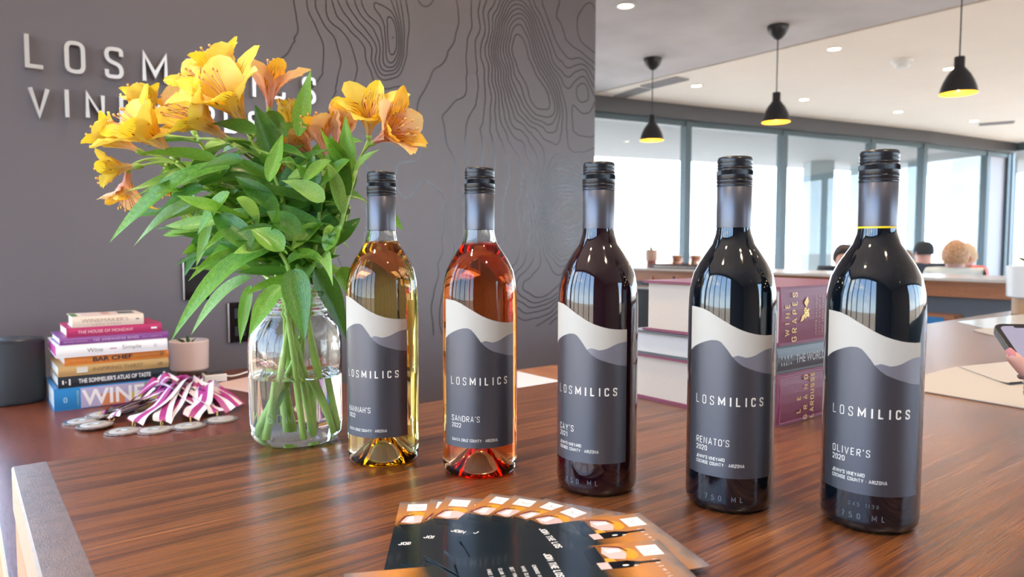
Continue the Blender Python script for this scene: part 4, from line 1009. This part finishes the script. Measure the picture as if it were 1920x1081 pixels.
# ================================================================== BOOKS
def book(label, loc, rotz, w_, t_, d_, cover, pages, group, parts, round_sp=True, cover_t=.0016, cover_top=None, inset=.003, name='book', spine_w=None):
    """spine faces -Y at y=0, x from 0 to w_, z 0..t_, depth d_"""
    t = thing(name, label, 'book', loc, rotz, group)
    mb = MB(); mb.box(0, w_, 0, d_, 0, cover_t); mb.box(0, w_, 0, d_, t_-cover_t, t_)
    b = .0025 if round_sp else 0; n = 5
    prof = [(0, cover_t)]+[(-b*math.sin(PI*i/n), cover_t+(t_-2*cover_t)*i/n) for i in range(1, n)]+[(0, t_-cover_t)]
    vs = []
    for x in (0, w_):
        for yy, zz in prof: vs.append((x, yy, zz))
        for yy, zz in reversed(prof): vs.append((x, .0016, zz))
    m_ = len(vs)//2; fs = [(i, (i+1) % m_, m_+(i+1) % m_, m_+i) for i in range(m_)]+[tuple(range(m_))[::-1], tuple(range(m_, 2*m_))]
    mb.add(vs, fs); c = mb.build('cover', cover, t, fixn=True)
    mb = MB(); mb.box(inset, w_-inset, .0018, d_-inset, cover_t, t_-cover_t); mb.build('pages', pages, t)
    for kind, txt, x, z, wd, h, mat, off in parts:
        y_ = -.0030
        if kind == 'b': m = bfont_mesh(txt, lambda a, b_, x=x, z=z: (x+a, y_, z+b_), wd, h, off)
        elif kind == 's': m = text_mesh(txt, h, off, lambda a, b_, x=x, z=z: (x+a, y_, z+b_), fit=wd)
        elif kind == 'v': m = text_mesh(txt, h, off, lambda a, b_, x=x, z=z: (x-b_, y_, z+a), fit=wd)   # reading upwards
        elif kind == 'r': m = MB(); m.box(x, x+wd, y_+.0002-off, y_+.0009, z, z+h)
        m.build('title' if kind != 'r' else 'spine_panel', mat, c)
    return t
wh = pr('ink white', (.80, .76, .72), .5); bk = pr('ink black', (.02, .02, .02), .5); goldi = pr('gilt', (.62, .40, .15), .35, .6); grey_i = pr('ink grey', (.14, .13, .13), .5); darkgold = pr('brown ink', (.16, .10, .04), .5)
GL = 'wine books stacked by the speaker'
Y0 = 1.88
def cv(name, col, r=.35, **k): return pr(name, col, r, **k)
zb = -.15
book('thick blue book reading WINE, bottom of the left stack', (.163, Y0, zb), 0, .242, .0505, .19, cv('blue book cloth', (.02, .20, .46)), M_pagew, GL,
     [('r', '', .052, .002, .188, .046, pr('colour panel violet', (.42, .36, .50), .5), 0), ('r', '', .092, .0022, .050, .028, pr('colour panel orange', (.62, .20, .08), .5), .0001), ('r', '', .150, .004, .06, .022, pr('colour panel ochre', (.60, .42, .10), .5), .00012), ('r', '', .185, .026, .05, .021, pr('colour panel green', (.12, .38, .12), .5), .00014),
      ('b', 'WINE', .054, .006, .130, .037, wh, .02), ('v', 'A TASTING COURSE', .048, .006, .038, .004, pr('ink green', (.35, .60, .45), .5), .0005), ('s', 'O', .018, .018, .012, .012, pr('ink sky', (.35, .60, .80), .5), .002)])
zb += .0507
book("black book titled The Sommelier's Atlas of Taste, second from the bottom", (.172, Y0+.002, zb), 0, .230, .0265, .19, cv('black book cloth', (.018, .022, .028)), M_pagew, GL,
     [('b', "THE SOMMELIER'S ATLAS OF TASTE", .040, .0085, .150, .0105, wh, .015), ('r', '', .008, .009, .003, .009, wh, 0), ('r', '', .014, .012, .002, .003, wh, 0), ('r', '', .021, .006, .003, .014, wh, 0), ('s', 'O', .217, .009, .007, .008, wh, .0022)])
zb += .0267
book('tan book titled Inspiring Thirst, third from the bottom', (.173, Y0, zb), .01, .230, .0235, .18, cv('tan book cover', (.50, .30, .11)), M_pagew, GL,
     [('b', 'INSPIRING THIRST', .068, .0075, .105, .0085, darkgold, -.005), ('r', '', .036, .006, .022, .013, pr('label pale', (.62, .58, .48), .5), 0), ('s', 'VIII', .205, .008, .010, .006, darkgold, .0012)])
zb += .0237
book('orange paperback titled Bar Chef, fourth from the bottom', (.186, Y0+.003, zb), .02, .219, .0195, .17, cv('orange book cover', (.72, .22, .035)), M_pagew, GL,
     [('b', 'BAR CHEF', .056, .005, .082, .0105, bk, .025), ('s', 'H', .200, .005, .004, .010, darkgold, .0012), ('s', 'THE GOLDEN YEARS', .148, .006, .040, .0022, darkgold, .0004), ('s', 'THE SCIENCE', .01, .006, .034, .0022, darkgold, .0004)])
zb += .0197
book('white book titled Wine Simple, fifth from the bottom', (.170, Y0-.004, zb), -.01, .230, .0275, .20, cv('white book cover', (.80, .76, .72), .4), pr('magenta page edge', (.45, .05, .22), .6), GL,
     [('b', 'Wine', .060, .009, .032, .0095, grey_i, -.01), ('b', 'Simple', .132, .0075, .040, .0125, grey_i, -.01), ('r', '', .106, .013, .014, .0018, pr('wine red ink', (.40, .04, .16), .5), 0), ('s', 'H', .200, .009, .005, .009, grey_i, .0006)], inset=.001)
zb += .0277
book("purple book titled The Winemaker's Dance, third from the top", (.178, Y0+.002, zb), .015, .227, .0165, .16, cv('purple book cover', (.21, .055, .23)), M_page, GL,
     [('s', "THE WINEMAKERS DANCE", .066, .005, .095, .0058, pr('ink mauve', (.55, .40, .58), .5), .0009), ('s', 'JONATHAN SWINCHATT', .007, .0055, .048, .003, pr('ink mauve', (.55, .40, .58), .5), .0005), ('s', 'CALIFORNIA', .170, .0055, .040, .003, pr('ink mauve', (.55, .40, .58), .5), .0005)])
zb += .0167
book('crimson book titled The House of Mondavi, second from the top', (.192, Y0+.004, zb), 0, .198, .0215, .15, cv('crimson book cover', (.42, .025, .11)), M_page, GL,
     [('b', 'THE HOUSE OF MONDAVI', .022, .0075, .112, .0072, pr('ink rose', (.82, .52, .52), .5), .0), ('r', '', .174, .009, .013, .004, wh, 0)])
zb += .0217
tb = book('small cream paperback about winemakers, topmost of the left stack', (.204, Y0+.006, zb), -.01, .147, .0245, .105, cv('cream book cover', (.72, .58, .46), .4), M_page, GL,
     [('b', "WINEMAKER'S", .018, .0105, .096, .0085, pr('ink fawn', (.34, .23, .16), .5), -.01), ('s', 'ANDREW RICHARD', .038, .003, .060, .0035, pr('ink fawn', (.34, .23, .16), .5), .0006), ('r', '', .130, .012, .007, .003, grey_i, 0)])
for (x0_, x1_, y0_, y1_, c_, nm) in [(.022, .10, .01, .09, (.66, .46, .38), 'print pink'), (.0, .014, .012, .09, (.10, .18, .05), 'print olive'), (.066, .082, .03, .095, (.46, .22, .15), 'print brick'), (.10, .134, .035, .085, (.04, .06, .05), 'print dark')]:
    mb = MB(); zz = .0247+(.0002 if nm in ('print brick', 'print dark') else 0); mb.box(x0_, x1_, y0_, y1_, zz-.0001, zz+.0001); mb.build('cover_print', pr(nm, c_, .5), tb)

GR = 'large wine encyclopedias stacked on the counter'
burg = cv('burgundy cloth', (.175, .022, .062), .45, bump=(.1, 300)); slate = cv('slate jacket', (.06, .068, .078), .4)
LX, LY = .793, .481
zg = 0
book('burgundy Le Grand wine book, bottom of the stack behind the fourth bottle', (LX, LY, 0), 0, .335, .0660, .255, burg, M_page, GR,
     [('v', 'LE', .052, .012, .022, .0095, goldi, .0016), ('v', 'GRAND', .068, .002, .058, .0095, goldi, .0016), ('v', 'LAROUSSE', .084, .002, .060, .0095, goldi, .0016), ('r', '', .004, .004, .0008, .056, pr('embossed line', (.40, .10, .20), .4), 0), ('r', '', .004, .060, .2, .0008, pr('embossed line', (.40, .10, .20), .4), 0), ('r', '', .004, .004, .2, .0008, pr('embossed line', (.40, .10, .20), .4), 0)], cover_t=.0035, inset=.006)
book('slate grey World Atlas book, middle of the stack behind the fourth bottle', (LX, LY+.001, .0662), 0, .300, .0345, .245, slate, M_pagew, GR,
     [('b', 'THE WORLD ATLAS', .040, .011, .110, .0105, pr('ink silver', (.48, .49, .50), .4), .0), ('s', 'HUGH', .006, .018, .024, .004, pr('ink silver', (.48, .49, .50), .4), .0008), ('s', 'ROBIN', .006, .010, .024, .004, pr('ink silver', (.48, .49, .50), .4), .0008)], cover_t=.003, inset=.005)
tg = book('burgundy Grapes book with gilt grape emblem, top of the stack', (LX+.004, LY, .1010), 0, .245, .0735, .222, burg, M_page, GR,
     [('v', 'WINE', .017, .012, .040, .0100, goldi, .0013), ('v', 'GRAPES', .034, .004, .062, .0110, goldi, .0014)], cover_t=.0035, inset=.006)
for xx, s_ in ((.082, 'JANCIS ROBINSON'), (.090, 'JULIA HARDING'), (.098, 'JOSE VOUILLAMOZ')):
    text_mesh(s_, .0035, .0006, lambda a, b_, xx=xx: (xx-b_, -.0031, .008+a), fit=.052).build('title', pr('soft gilt', (.42, .22, .16), .4), tg.children[0])
mb = MB()
for i in range(26):
    a = random.uniform(0, 6.28); r_ = random.uniform(0, .0075); cx_, cz_ = .057+r_*math.cos(a)+.0, .039+r_*.9*math.sin(a)
    mb.lathe([(.0001, -.0033), (.0016, -.0031), (.0019, -.0024)], 8); vs = mb.v[-24:]; mb.v[-24:] = [(cx_+x, z, cz_+y) for x, y, z in vs]
mb.prism([(0, 0), (0, 0), (0, 0)], 0, 0) if False else None
for poly in ([(.050, .052), (.058, .060), (.061, .053), (.056, .046)], [(.046, .036), (.042, .028), (.050, .030), (.053, .036)]):
    mb.add([(x, -.0031, z) for x, z in poly], [(0, 1, 2, 3)])
mb.build('grape_emblem', goldi, tg.children[0])

# ================================================================== BACK COUNTER THINGS
t = thing('smart_speaker', 'black oval smart speaker at the left edge beside the book stack', 'speaker', (.098, 2.05, -.15))
def oval(r, z, n=48, sq=1.35): return [(r*sq*math.cos(2*PI*i/n), r*math.sin(2*PI*i/n), z) for i in range(n)]
def ovl(name, rings, mat, par):
    mb = MB(); n = 48; vs = []; 
    for r, z in rings: vs += oval(r, z)
    fs = [(j*n+i, j*n+(i+1) % n, (j+1)*n+(i+1) % n, (j+1)*n+i) for j in range(len(rings)-1) for i in range(n)]
    fs += [tuple(range(n))[::-1], tuple((len(rings)-1)*n+i for i in range(n))]
    mb.add(vs, fs); return mb.build(name, mat, par, True, angle=40)
ovl('base', [(.044, 0), (.046, .002), (.046, .006)], M_black, t)
ovl('grille', [(.048, .006), (.0485, .010), (.0485, .142), (.048, .146)], M_darkfab, t)
ovl('top_plate', [(.0485, .146), (.0485, .152), (.046, .1545), (.040, .1545)], pr('speaker top', (.025, .026, .030), .3), t)
mb = MB(); mb.box(.015, .035, -.002, .002, .1546, .1550); mb.build('touch_mark', M_steel, t)
p = onz(355, 703, -.15)
pot_plant('potted_succulent', (.503, 2.10, -.15), .0515, .112, M_pink, .030, pr('walnut saucer', (.16, .06, .03), .5), 'blush pink pot with small succulent on a wooden base beside the book stack', 8, .032, M_leafp, .96, .62)
t = thing('charger', 'small white charger with a white cable by the pink pot', 'charger', (.552, 2.03, -.15), -.1)
mb = MB(); mb.box(-.030, .028, -.015, .035, 0, .022); mb.build('body', M_white, t, bevel=.003)
mb = MB(); mb.box(-.026, .024, -.012, .032, .022, .0245); mb.build('top_face', M_blackg, t)
mb = MB(); mb.tube(bez([(.028, .01, .012), (.05, .01, .010), (.09, .03, .014), (.14, .07, .024), (.19, .12, .03)], 20), .0022, 8); mb.build('cable', M_white, t, True)
def sheet(name, pts, z, th, mat, lab, cat, curl=0, group=None):
    o = thing(name, lab, cat, (pts[0][0], pts[0][1], z), 0, group); P = [Vector((x-pts[0][0], y-pts[0][1], 0)) for x, y in pts]
    def fn(u, v, dz=0):
        q = (P[0]*(1-u)+P[1]*u)*(1-v)+(P[3]*(1-u)+P[2]*u)*v; c = curl*(1-min(1, u*4))**2*(1-v*.5); return (q.x, q.y, c+dz+th)
    mb = MB(); mb.grid(lambda u, v: fn(u, v), 14, 8); mb.grid(lambda u, v: fn(u, v, -th+.0002), 14, 8, flip=True)
    n = 15
    for j in range(14): mb.f.append((j, j+1, j+1+135, j+135)[::-1]); mb.mi.append(0)
    mb.build('page', mat, o, fixn=True); return o
sheet('leaflet', [(.5215, 1.985), (.60, 1.76), (.74, 1.80), (.68, 2.06)], -.1499, .001, pr('pink leaflet', (.70, .50, .46), .6), 'pale pink leaflet on the back counter behind the glass jar', 'leaflet')

# medals with striped ribbons
M_rp = pr('ribbon purple', (.36, .035, .20), .38); M_rw = pr('ribbon white', (.74, .70, .74), .4); M_msil = pr('medal silver', (.55, .53, .48), .25, .9); M_mface = pr('medal face', (.48, .44, .39), .4, .3)
def ribbon_strip(mb, pts, wdir, wd):
    path = bez(pts, 28); N = len(path); cols = [0, .14, .44, .50, .56, .86, 1]; mats_ = [0, 1, 0, 0, 1, 0]
    cols = [0, .33, .67, 1]; mats_ = [1, 0, 1] if random.random() < .5 else [0, 1, 0]
    for k in range(3):
        vs = []
        for i, p in enumerate(path):
            tg = (path[min(i+1, N-1)]-path[max(i-1, 0)]).normalized(); sd_ = Vector(wdir); sd_ = (sd_-tg*sd_.dot(tg)).normalized()
            an = .8*math.sin(i/N*5+pts[0][0]*90); nn = tg.cross(sd_); s2 = sd_*math.cos(an*.6)+nn*math.sin(an*.6)
            for c in (cols[k], cols[k+1]): vs.append(p+s2*(c-.5)*wd+Vector((0, 0, .0018*math.sin(c*6.28+i*.4))))
        mb.add(vs, [(2*i, 2*i+1, 2*i+3, 2*i+2) for i in range(N-1)], mats_[k])
MD = [((.1983, 1.7336), 'medal furthest left, overlapping the one in front, beside the blue book', .0, .16), ((.2131, 1.6605), 'medal at the front left corner of the pile, dark scalloped rim', .3, .2),
      ((.2535, 1.5881), 'second medal from the left in the front row', .5, .2), ((.3045, 1.5591), 'third medal in the front row, warm white face', 1.0, .2),
      ((.3665, 1.5523), 'fourth medal in the front row, right of the ribbons', 1.3, .2), ((.4355, 1.567), 'rightmost medal, alone near the glass jar', 1.9, .2),
      ((.2750, 1.790), 'medal half hidden behind the ribbons in front of the blue book', .3, .2), ((.2420, 1.755), 'small medal edge tucked between blue book and ribbons', .1, .2)]
pk = [(.405, 1.80, -.092), (.42, 1.775, -.098), (.39, 1.76, -.090), (.415, 1.74, -.094), (.43, 1.72, -.10), (.45, 1.76, -.098), (.375, 1.80, -.085), (.36, 1.78, -.095)]
for i, ((mx_, my_), lab, an, _) in enumerate(MD):
    zoff = .0045 if i in (1, 7) else 0
    t = thing('medal', lab, 'medal', (mx_, my_, -.15+zoff), 0, 'medals with purple and white ribbons')
    R0 = .033
    mb = MB(); mb.lathe([(.0001, 0), (R0, 0), (R0+.001, .001), (R0+.001, .003), (R0-.003, .0042), (R0-.006, .0036), (.0001, .0036)], 64, mod=lambda a, j: .0012*math.cos(a*18) if j in (1, 2, 3) else 0)
    mb.build('medal_rim', M_msil, t, True, angle=50)
    mb = MB(); mb.lathe([(.0265, .0037), (.026, .0041), (.0001, .0042)], 40); f_ = mb.build('medal_face', M_mface, t, True, angle=50)
    mb = MB(); mb.tube([(-.014, -.004, .0046), (-.004, .005, .0046), (.006, -.002, .0046), (.016, .004, .0046)], .0006, 5); mb.build('relief_line', M_msil, f_)
    P0 = Vector((mx_, my_, -.15+zoff)); pkv = Vector(pk[i]); d = Vector((pkv.x-mx_, pkv.y-my_, 0)).normalized()
    ring = P0+d*(R0+.006)
    mb = MB(); mb.tube([ring-P0+d*math.cos(a)*.006+Vector((0, 0, .007+math.sin(a)*.006)) for a in [k2*PI/6 for k2 in range(13)]], .0011, 6); mb.build('ring', goldi, t, True)
    a_ = ring+d*.004+Vector((0, 0, .010)); mid = (a_*.5+pkv*.5)+Vector((0, 0, -.006))
    side = Vector((-d.y, d.x, 0))
    mb = MB(); e1 = pkv+Vector((.035, -.01-.012*i, -.020)); e2 = e1+Vector((.006*i-.01, -.035, -.022))
    ribbon_strip(mb, [a_-P0, a_+d*.02-P0+Vector((0, 0, .006)), mid-P0, pkv-P0, e1-P0, Vector((e2.x, e2.y, -.1465+.0012*i))-P0], side, .036)
    off = side*.018*(1 if i % 2 else -1)
    ribbon_strip(mb, [a_-P0, a_+d*.018+off*.3-P0+Vector((0, 0, .010)), mid+off-P0+Vector((0, 0, .006)), pkv+off-P0+Vector((0, 0, .004)), pkv+off+Vector((.02, .02, -.02))-P0, Vector((pkv.x+.03, pkv.y+.04, -.140+.0015*i))-P0], side, .036)
    mb.build('ribbon', [M_rp, M_rw], t, True)

# ================================================================== MENUS, POT, PHONE AND HAND ON THE RIGHT
sheet('menu_sheet', [(1.154, .300), (1.176, .520), (1.46, .52), (1.43, .30)], .0002, .0016, M_paperm, 'nearest cream menu lying right of the fifth bottle', 'menu', 0, 'cream menus on the counter')
sheet('menu_sheet', [(1.325, .395), (1.452, .512), (1.72, .44), (1.62, .30)], .0022, .0016, M_paperm, 'second cream menu overlapping the nearest one, corner curling up', 'menu', .003, 'cream menus on the counter')
sheet('menu_sheet', [(2.00, .60), (2.128, .7214), (2.42, .72), (2.38, .50)], .0002, .002, M_paperm, 'furthest cream menu beyond the phone', 'menu', 0, 'cream menus on the counter')
sheet('menu_sheet', [(2.20, .70), (2.33, .83), (2.75, .79), (2.60, .62)], .0002, .003, pr('glossy white card', (.78, .82, .82), .15), 'shiny white card in front of the large white pot', 'card', 0)
pot_plant('potted_succulent', (2.83, .775, 0), .088, .160, M_pot, .055, pr('pale oak base', (.55, .32, .16), .5), 'white pot with green succulent on wooden base at the right edge', 12, .085, M_leafp, .97, .78)
# phone (held): plate with bevelled edge, tilted
pTL = W(1860, 606, .95); pTR_dir = (_r*.96-_v*.28).normalized(); pdn = (_r*-.25-_u*.45-_v*.86).normalized()
ph = thing('smartphone', 'black-edged smartphone held by a ringed hand at the right edge', 'phone', tuple(pTL))
e1 = (pTR_dir-pdn*pTR_dir.dot(pdn)).normalized(); e2 = pdn; en = e1.cross(e2).normalized()
if en.dot(-_v) < 0: en = -en
def rr_poly(x0, x1, y0, y1, r):
    o = []
    for cx, cy, a0 in ((x1-r, y1-r, 0), (x0+r, y1-r, 90), (x0+r, y0+r, 180), (x1-r, y0+r, 270)):
        for i in range(7): a = math.radians(a0+15*i); o.append((cx+r*math.cos(a), cy+r*math.sin(a)))
    return o
def slab(name, poly, z0, z1, mat, par):
    mb = MB(); mb.prism(poly, z0, z1); mb.v = [tuple(e1*a+e2*b+en*c) for a, b, c in mb.v]; return mb.build(name, mat, par, fixn=True, bevel=.0008)
slab('case', rr_poly(0, .078, 0, .155, .012), -.010, 0, M_black, ph)
scr = pr('screen lavender', (.06, .055, .07), .15, emit=((.50, .46, .62), .50))
so_ = slab('screen', rr_poly(.006, .072, .007, .148, .008), .0001, .0006, scr, ph)
slab('notch', rr_poly(.022, .056, .0066, .0125, .002), .0007, .0010, M_black, ph)
slab('screen_button', rr_poly(.040, .066, .030, .040, .004), .0007, .0010, pr('screen blue', (.1, .1, .6), .3, emit=((.12, .12, .80), .9)), ph)
# hand: palm and five fingers as one skinned surface, forearm leaving the frame
def hp(x, y, t_): return W(x, y, t_-.085)
pr_ = thing('person', 'hand with silver rings holding a smartphone at the right edge', 'person', tuple(hp(2080, 900, .95)))
o_ = hp(2080, 900, .95); hv = []; he = []; hr = []
def chain(pts, rads, base=None):
    s0 = len(hv)
    for p_, r_ in zip(pts, rads): hv.append(tuple(p_-o_)); hr.append(r_)
    for i in range(len(pts)-1): he.append((s0+i, s0+i+1))
    if base is not None: he.append((base, s0))
    return s0
# palm / wrist / forearm
chain([hp(2120, 860, .93), hp(2060, 800, .93), hp(2010, 770, .93)], [.030, .034, .030])
chain([hp(2120, 860, .93), hp(2300, 850, .96), hp(2560, 760, 1.0)], [.029, .028, .036], None)
fing = [([hp(2010, 730, .915), hp(1955, 722, .905), hp(1925, 696, .905), hp(1903, 673, .91), hp(1891, 660, .915)], [.0105, .0095, .0088, .0080, .0068]),
        ([hp(2015, 775, .905), hp(1965, 745, .90), hp(1935, 728, .90), hp(1922, 716, .905)], [.0105, .0095, .0086, .0072]),
        ([hp(2030, 815, .90), hp(1975, 785, .895), hp(1940, 770, .90), hp(1924, 758, .905)], [.010, .009, .0083, .007]),
        ([hp(2050, 850, .90), hp(2000, 830, .895), hp(1965, 812, .90), hp(1948, 800, .905)], [.009, .008, .0073, .006]),
        ([hp(2090, 780, .95), hp(2080, 720, .97), hp(2050, 670, .965), hp(2015, 640, .955)], [.014, .0115, .0105, .0085])]
for ps, rs in fing: chain([ps[0]*.5+hp(2050, 800, .93)*.5]+ps, [.013]+rs)
skin_body('hand', hv, he, hr, M_skin, pr_, 2)
def fring(a, b, r_, mat=M_steel, nm='ring'):
    d = (b-a).normalized(); q = d.orthogonal().normalized(); s2 = d.cross(q); mb = MB()
    mb.tube([a-o_+(q*math.cos(k2*PI/10)+s2*math.sin(k2*PI/10))*r_ for k2 in range(21)], .0018, 8, caps=False); mb.build(nm, mat, pr_, True)
fring(hp(1925, 696, .905), hp(1955, 722, .905), .0100); fring(hp(1936, 708, .905), hp(1955, 722, .905), .0103)
fring(hp(1935, 728, .90), hp(1965, 745, .90), .0098); fring(hp(1940, 770, .90), hp(1975, 785, .895), .0095)
for a, b in (((1891, 660, .915), (1903, 673, .91)),):
    A = hp(*a); B_ = hp(*b); d = (B_-A).normalized(); n_ = (-_v-d*(-_v).dot(d)).normalized(); s2 = d.cross(n_); mb = MB()
    mb.grid(lambda u, v: A-o_+d*(v*.011-.003)+s2*((u-.5)*.010*(1-.25*(1-v)**3))+n_*(.0068-.0032*(2*u-1)**2), 6, 5); mb.build('fingernail', pr('nail pink', (.62, .22, .22), .2), pr_, True)

# ================================================================== FAN OF CARDS
M_cardk = pr('card black', (.010, .014, .018), .16, coat=.4)
def cardmat():
    m, n, b = newmat('card photo print'); t_ = n.nodes.new('ShaderNodeTexCoord'); sp_ = n.nodes.new('ShaderNodeSeparateXYZ'); n.links.new(t_.outputs['Object'], sp_.inputs[0])
    z = n.nodes.new('ShaderNodeTexNoise'); z.inputs['Scale'].default_value = 60; z.inputs['Detail'].default_value = 4; n.links.new(t_.outputs['Object'], z.inputs['Vector'])
    ma = n.nodes.new('ShaderNodeMath'); ma.operation = 'MULTIPLY_ADD'; ma.inputs[1].default_value = -12.0; n.links.new(sp_.outputs['Y'], ma.inputs[0])
    m3_ = n.nodes.new('ShaderNodeMath'); m3_.operation = 'MULTIPLY'; m3_.inputs[1].default_value = .16; n.links.new(z.outputs['Fac'], m3_.inputs[0]); n.links.new(m3_.outputs[0], ma.inputs[2])
    r = ramp(n, [(.06, (.12, .11, .12)), (.17, (.30, .19, .13)), (.30, (.44, .19, .07)), (.50, (.55, .22, .05)), (.66, (.26, .10, .02)), (.76, (.020, .026, .022)), (.95, (.008, .014, .018))]); n.links.new(ma.outputs[0], r.inputs[0])
    n.links.new(r.outputs[0], b.inputs['Base Color']); b.inputs['Roughness'].default_value = .16; b.inputs['Coat Weight'].default_value = .4; b.inputs['Coat Roughness'].default_value = .06; return m
M_card = cardmat(); M_cw = pr('card white ink', (.80, .78, .76), .4); M_glassp = pr('printed wine glass', (.62, .45, .42), .3); M_leafo = pr('printed autumn leaves', (.62, .30, .02), .4); M_redp = pr('printed red rim', (.16, .03, .03), .3)
def card(name_lab, tl, upang, z, full=True):
    a = math.radians(upang-90); t = thing('brochure_card', name_lab, 'brochure', (tl[0], tl[1], z), a, 'fanned wine club brochures')
    Wd, Ln = .1016, .1524
    mb = MB(); mb.box(0, Wd, -Ln, 0, 0, .0004); mb.build('card_sheet', M_card, t)
    zz = .00045
    def flat(polys, nm, mat, dz=0):
        m = MB()
        for pl in polys: m.add([(x, -y, zz+dz) for x, y in pl], [tuple(range(len(pl)))[::-1]])
        return m.build(nm, mat, t)
    lg = flat([[(.0075, .006), (.0240, .006), (.0240, .0215), (.0075, .0215)]], 'logo_square', M_cw)
    m = MB(); cur = [(.009, .016), (.0115, .0135), (.0135, .012), (.0155, .0150), (.018, .0165), (.0215, .0130), (.0228, .0125)]
    for q0, q1 in zip(cur[:-1], cur[1:]):
        v_, f_ = ribbon2d([q0, q1], False, .0004); m.add([(x, -y, zz+.0001) for x, y in v_], f_)
    v_, f_ = ribbon2d([(.010, .0185), (.0135, .0165), (.0165, .0182)], False, .0003); m.add([(x, -y, zz+.0001) for x, y in v_], f_); m.build('mountain_line', grey_i, lg)
    text_mesh('LOSMILICS', .0030, .00035, lambda a_, b_: (.0295+a_, -.0145+b_-.003, zz), fit=.042).build('lettering', M_cw, t)
    flat([[(.028+.006*math.cos(q), .048+.0 +.006*math.sin(q)*.8) for q in [k2*.6 for k2 in range(10)]], [(.018+.009*math.cos(q), .030+.006*math.sin(q)) for q in [k2*.6 for k2 in range(10)]]], 'printed_leaves', M_leafo)
    flat([[(.004, .046), (.0085, .034), (.018, .032), (.026, .036), (.024, .046), (.014, .0495)]], 'printed_glass', M_glassp, .0001)
    flat([[(.0085, .046), (.010, .036), (.014, .034), (.015, .045)]], 'printed_shine', M_cw, .0002)
    flat([[(.002, .048), (.006, .033), (.014, .0295), (.0145, .0305), (.008, .034), (.004, .047)]], 'printed_rim', M_redp, .0002)
    flat([[(.0025, .0505), (.028, .0510), (.030, .062), (.008, .061)]], 'printed_shadow', M_cardk, .0001)
    flat([[(.0285, .050), (.0285, .036), (.0305, .031), (.0318, .027), (.0318, .013), (.0342, .013), (.0342, .027), (.0355, .031), (.0385, .036), (.0385, .050)]], 'printed_bottle', M_blackg, .0002)
    flat([[(.0285, .058), (.0285, .050), (.0385, .050), (.0385, .058)]], 'printed_bottle_label', M_glassp, .0002)
    for q in [(.0355, .0395, .0012), (.0370, .0325, .0008)]:
        flat([[(q[0]+q[2]*math.cos(k2*.7), q[1]+2*q[2]*math.sin(k2*.7)) for k2 in range(9)]], 'printed_glint', M_cw, .0003)
    text_mesh('JOIN THE LOS MILICS WINE CLUB', .0052, .00085, lambda a_, b_: (.0062+a_, -.0900+b_, zz), fit=.088, track=.1).build('lettering', M_cw, t)
    if full:
        yy = .102
        for ln_ in ('CHOOSE FROM OUR TIERS', 'WINE CLUB MEMBERS GET', 'GET YOUR WINE FIRST', 'CLUB TASTINGS', 'FREE SHIPPING'):
            text_mesh(ln_, .0026, .00042, lambda a_, b_, y_=yy: (.022+a_, -y_+b_, zz), track=.3).build('lettering', M_cw, t); yy += .0078
    return t
CR = [((.2985, .5390), 56, 'leftmost brochure of the fan, bottom of the pile'), ((.3222, .5270), 50, 'second brochure from the left in the fan'), ((.3358, .5225), 42, 'third brochure from the left, top logo fully clear'),
      ((.3710, .5030), 29, 'fourth brochure from the left in the fan'), ((.3835, .4850), 27, 'fifth brochure from the left, below the third bottle'), ((.3990, .4600), 15, 'sixth brochure from the left in the fan'),
      ((.4060, .4360), 4, 'seventh brochure, below the fourth bottle'), ((.4200, .3990), -9, 'eighth brochure, second from the right, printed bottle clear')]
for i, (tl, ua, lb) in enumerate(CR): card(lb, tl, ua, .0004+i*.00075)
card('glossy brochure under the rightmost ones with its white edge showing', (.4330, .3830), -20, .0005+8*.00075, False)
up9 = Vector((math.cos(math.radians(-26)), math.sin(math.radians(-26)))); rd9 = Vector((up9.y, -up9.x))
lg9 = onz(900+1370/4.174, 920+436/4.174, .006)
tl9 = Vector((lg9.x, lg9.y))+up9*.006-rd9*.0075
card('rightmost and topmost brochure of the fan with printed bottle and glass', tuple(tl9), -26, .0005+9.2*.00075)
up = Vector((math.cos(math.radians(153.5)), math.sin(math.radians(153.5)))); rd = Vector((up.y, -up.x))
TR = Vector(onz(645, 1074, .0045)[:2]); tl = TR-rd*.1016
card('nearest brochure turned sideways across the bottom edge', tuple(tl), 153.5, .0037)

# ------------------------------------------------------------------ everything was laid out around the table top: lift to floor level 0
for o in list(C.objects):
    if o.parent is None and o.type != 'CAMERA': o.location.z += TZ
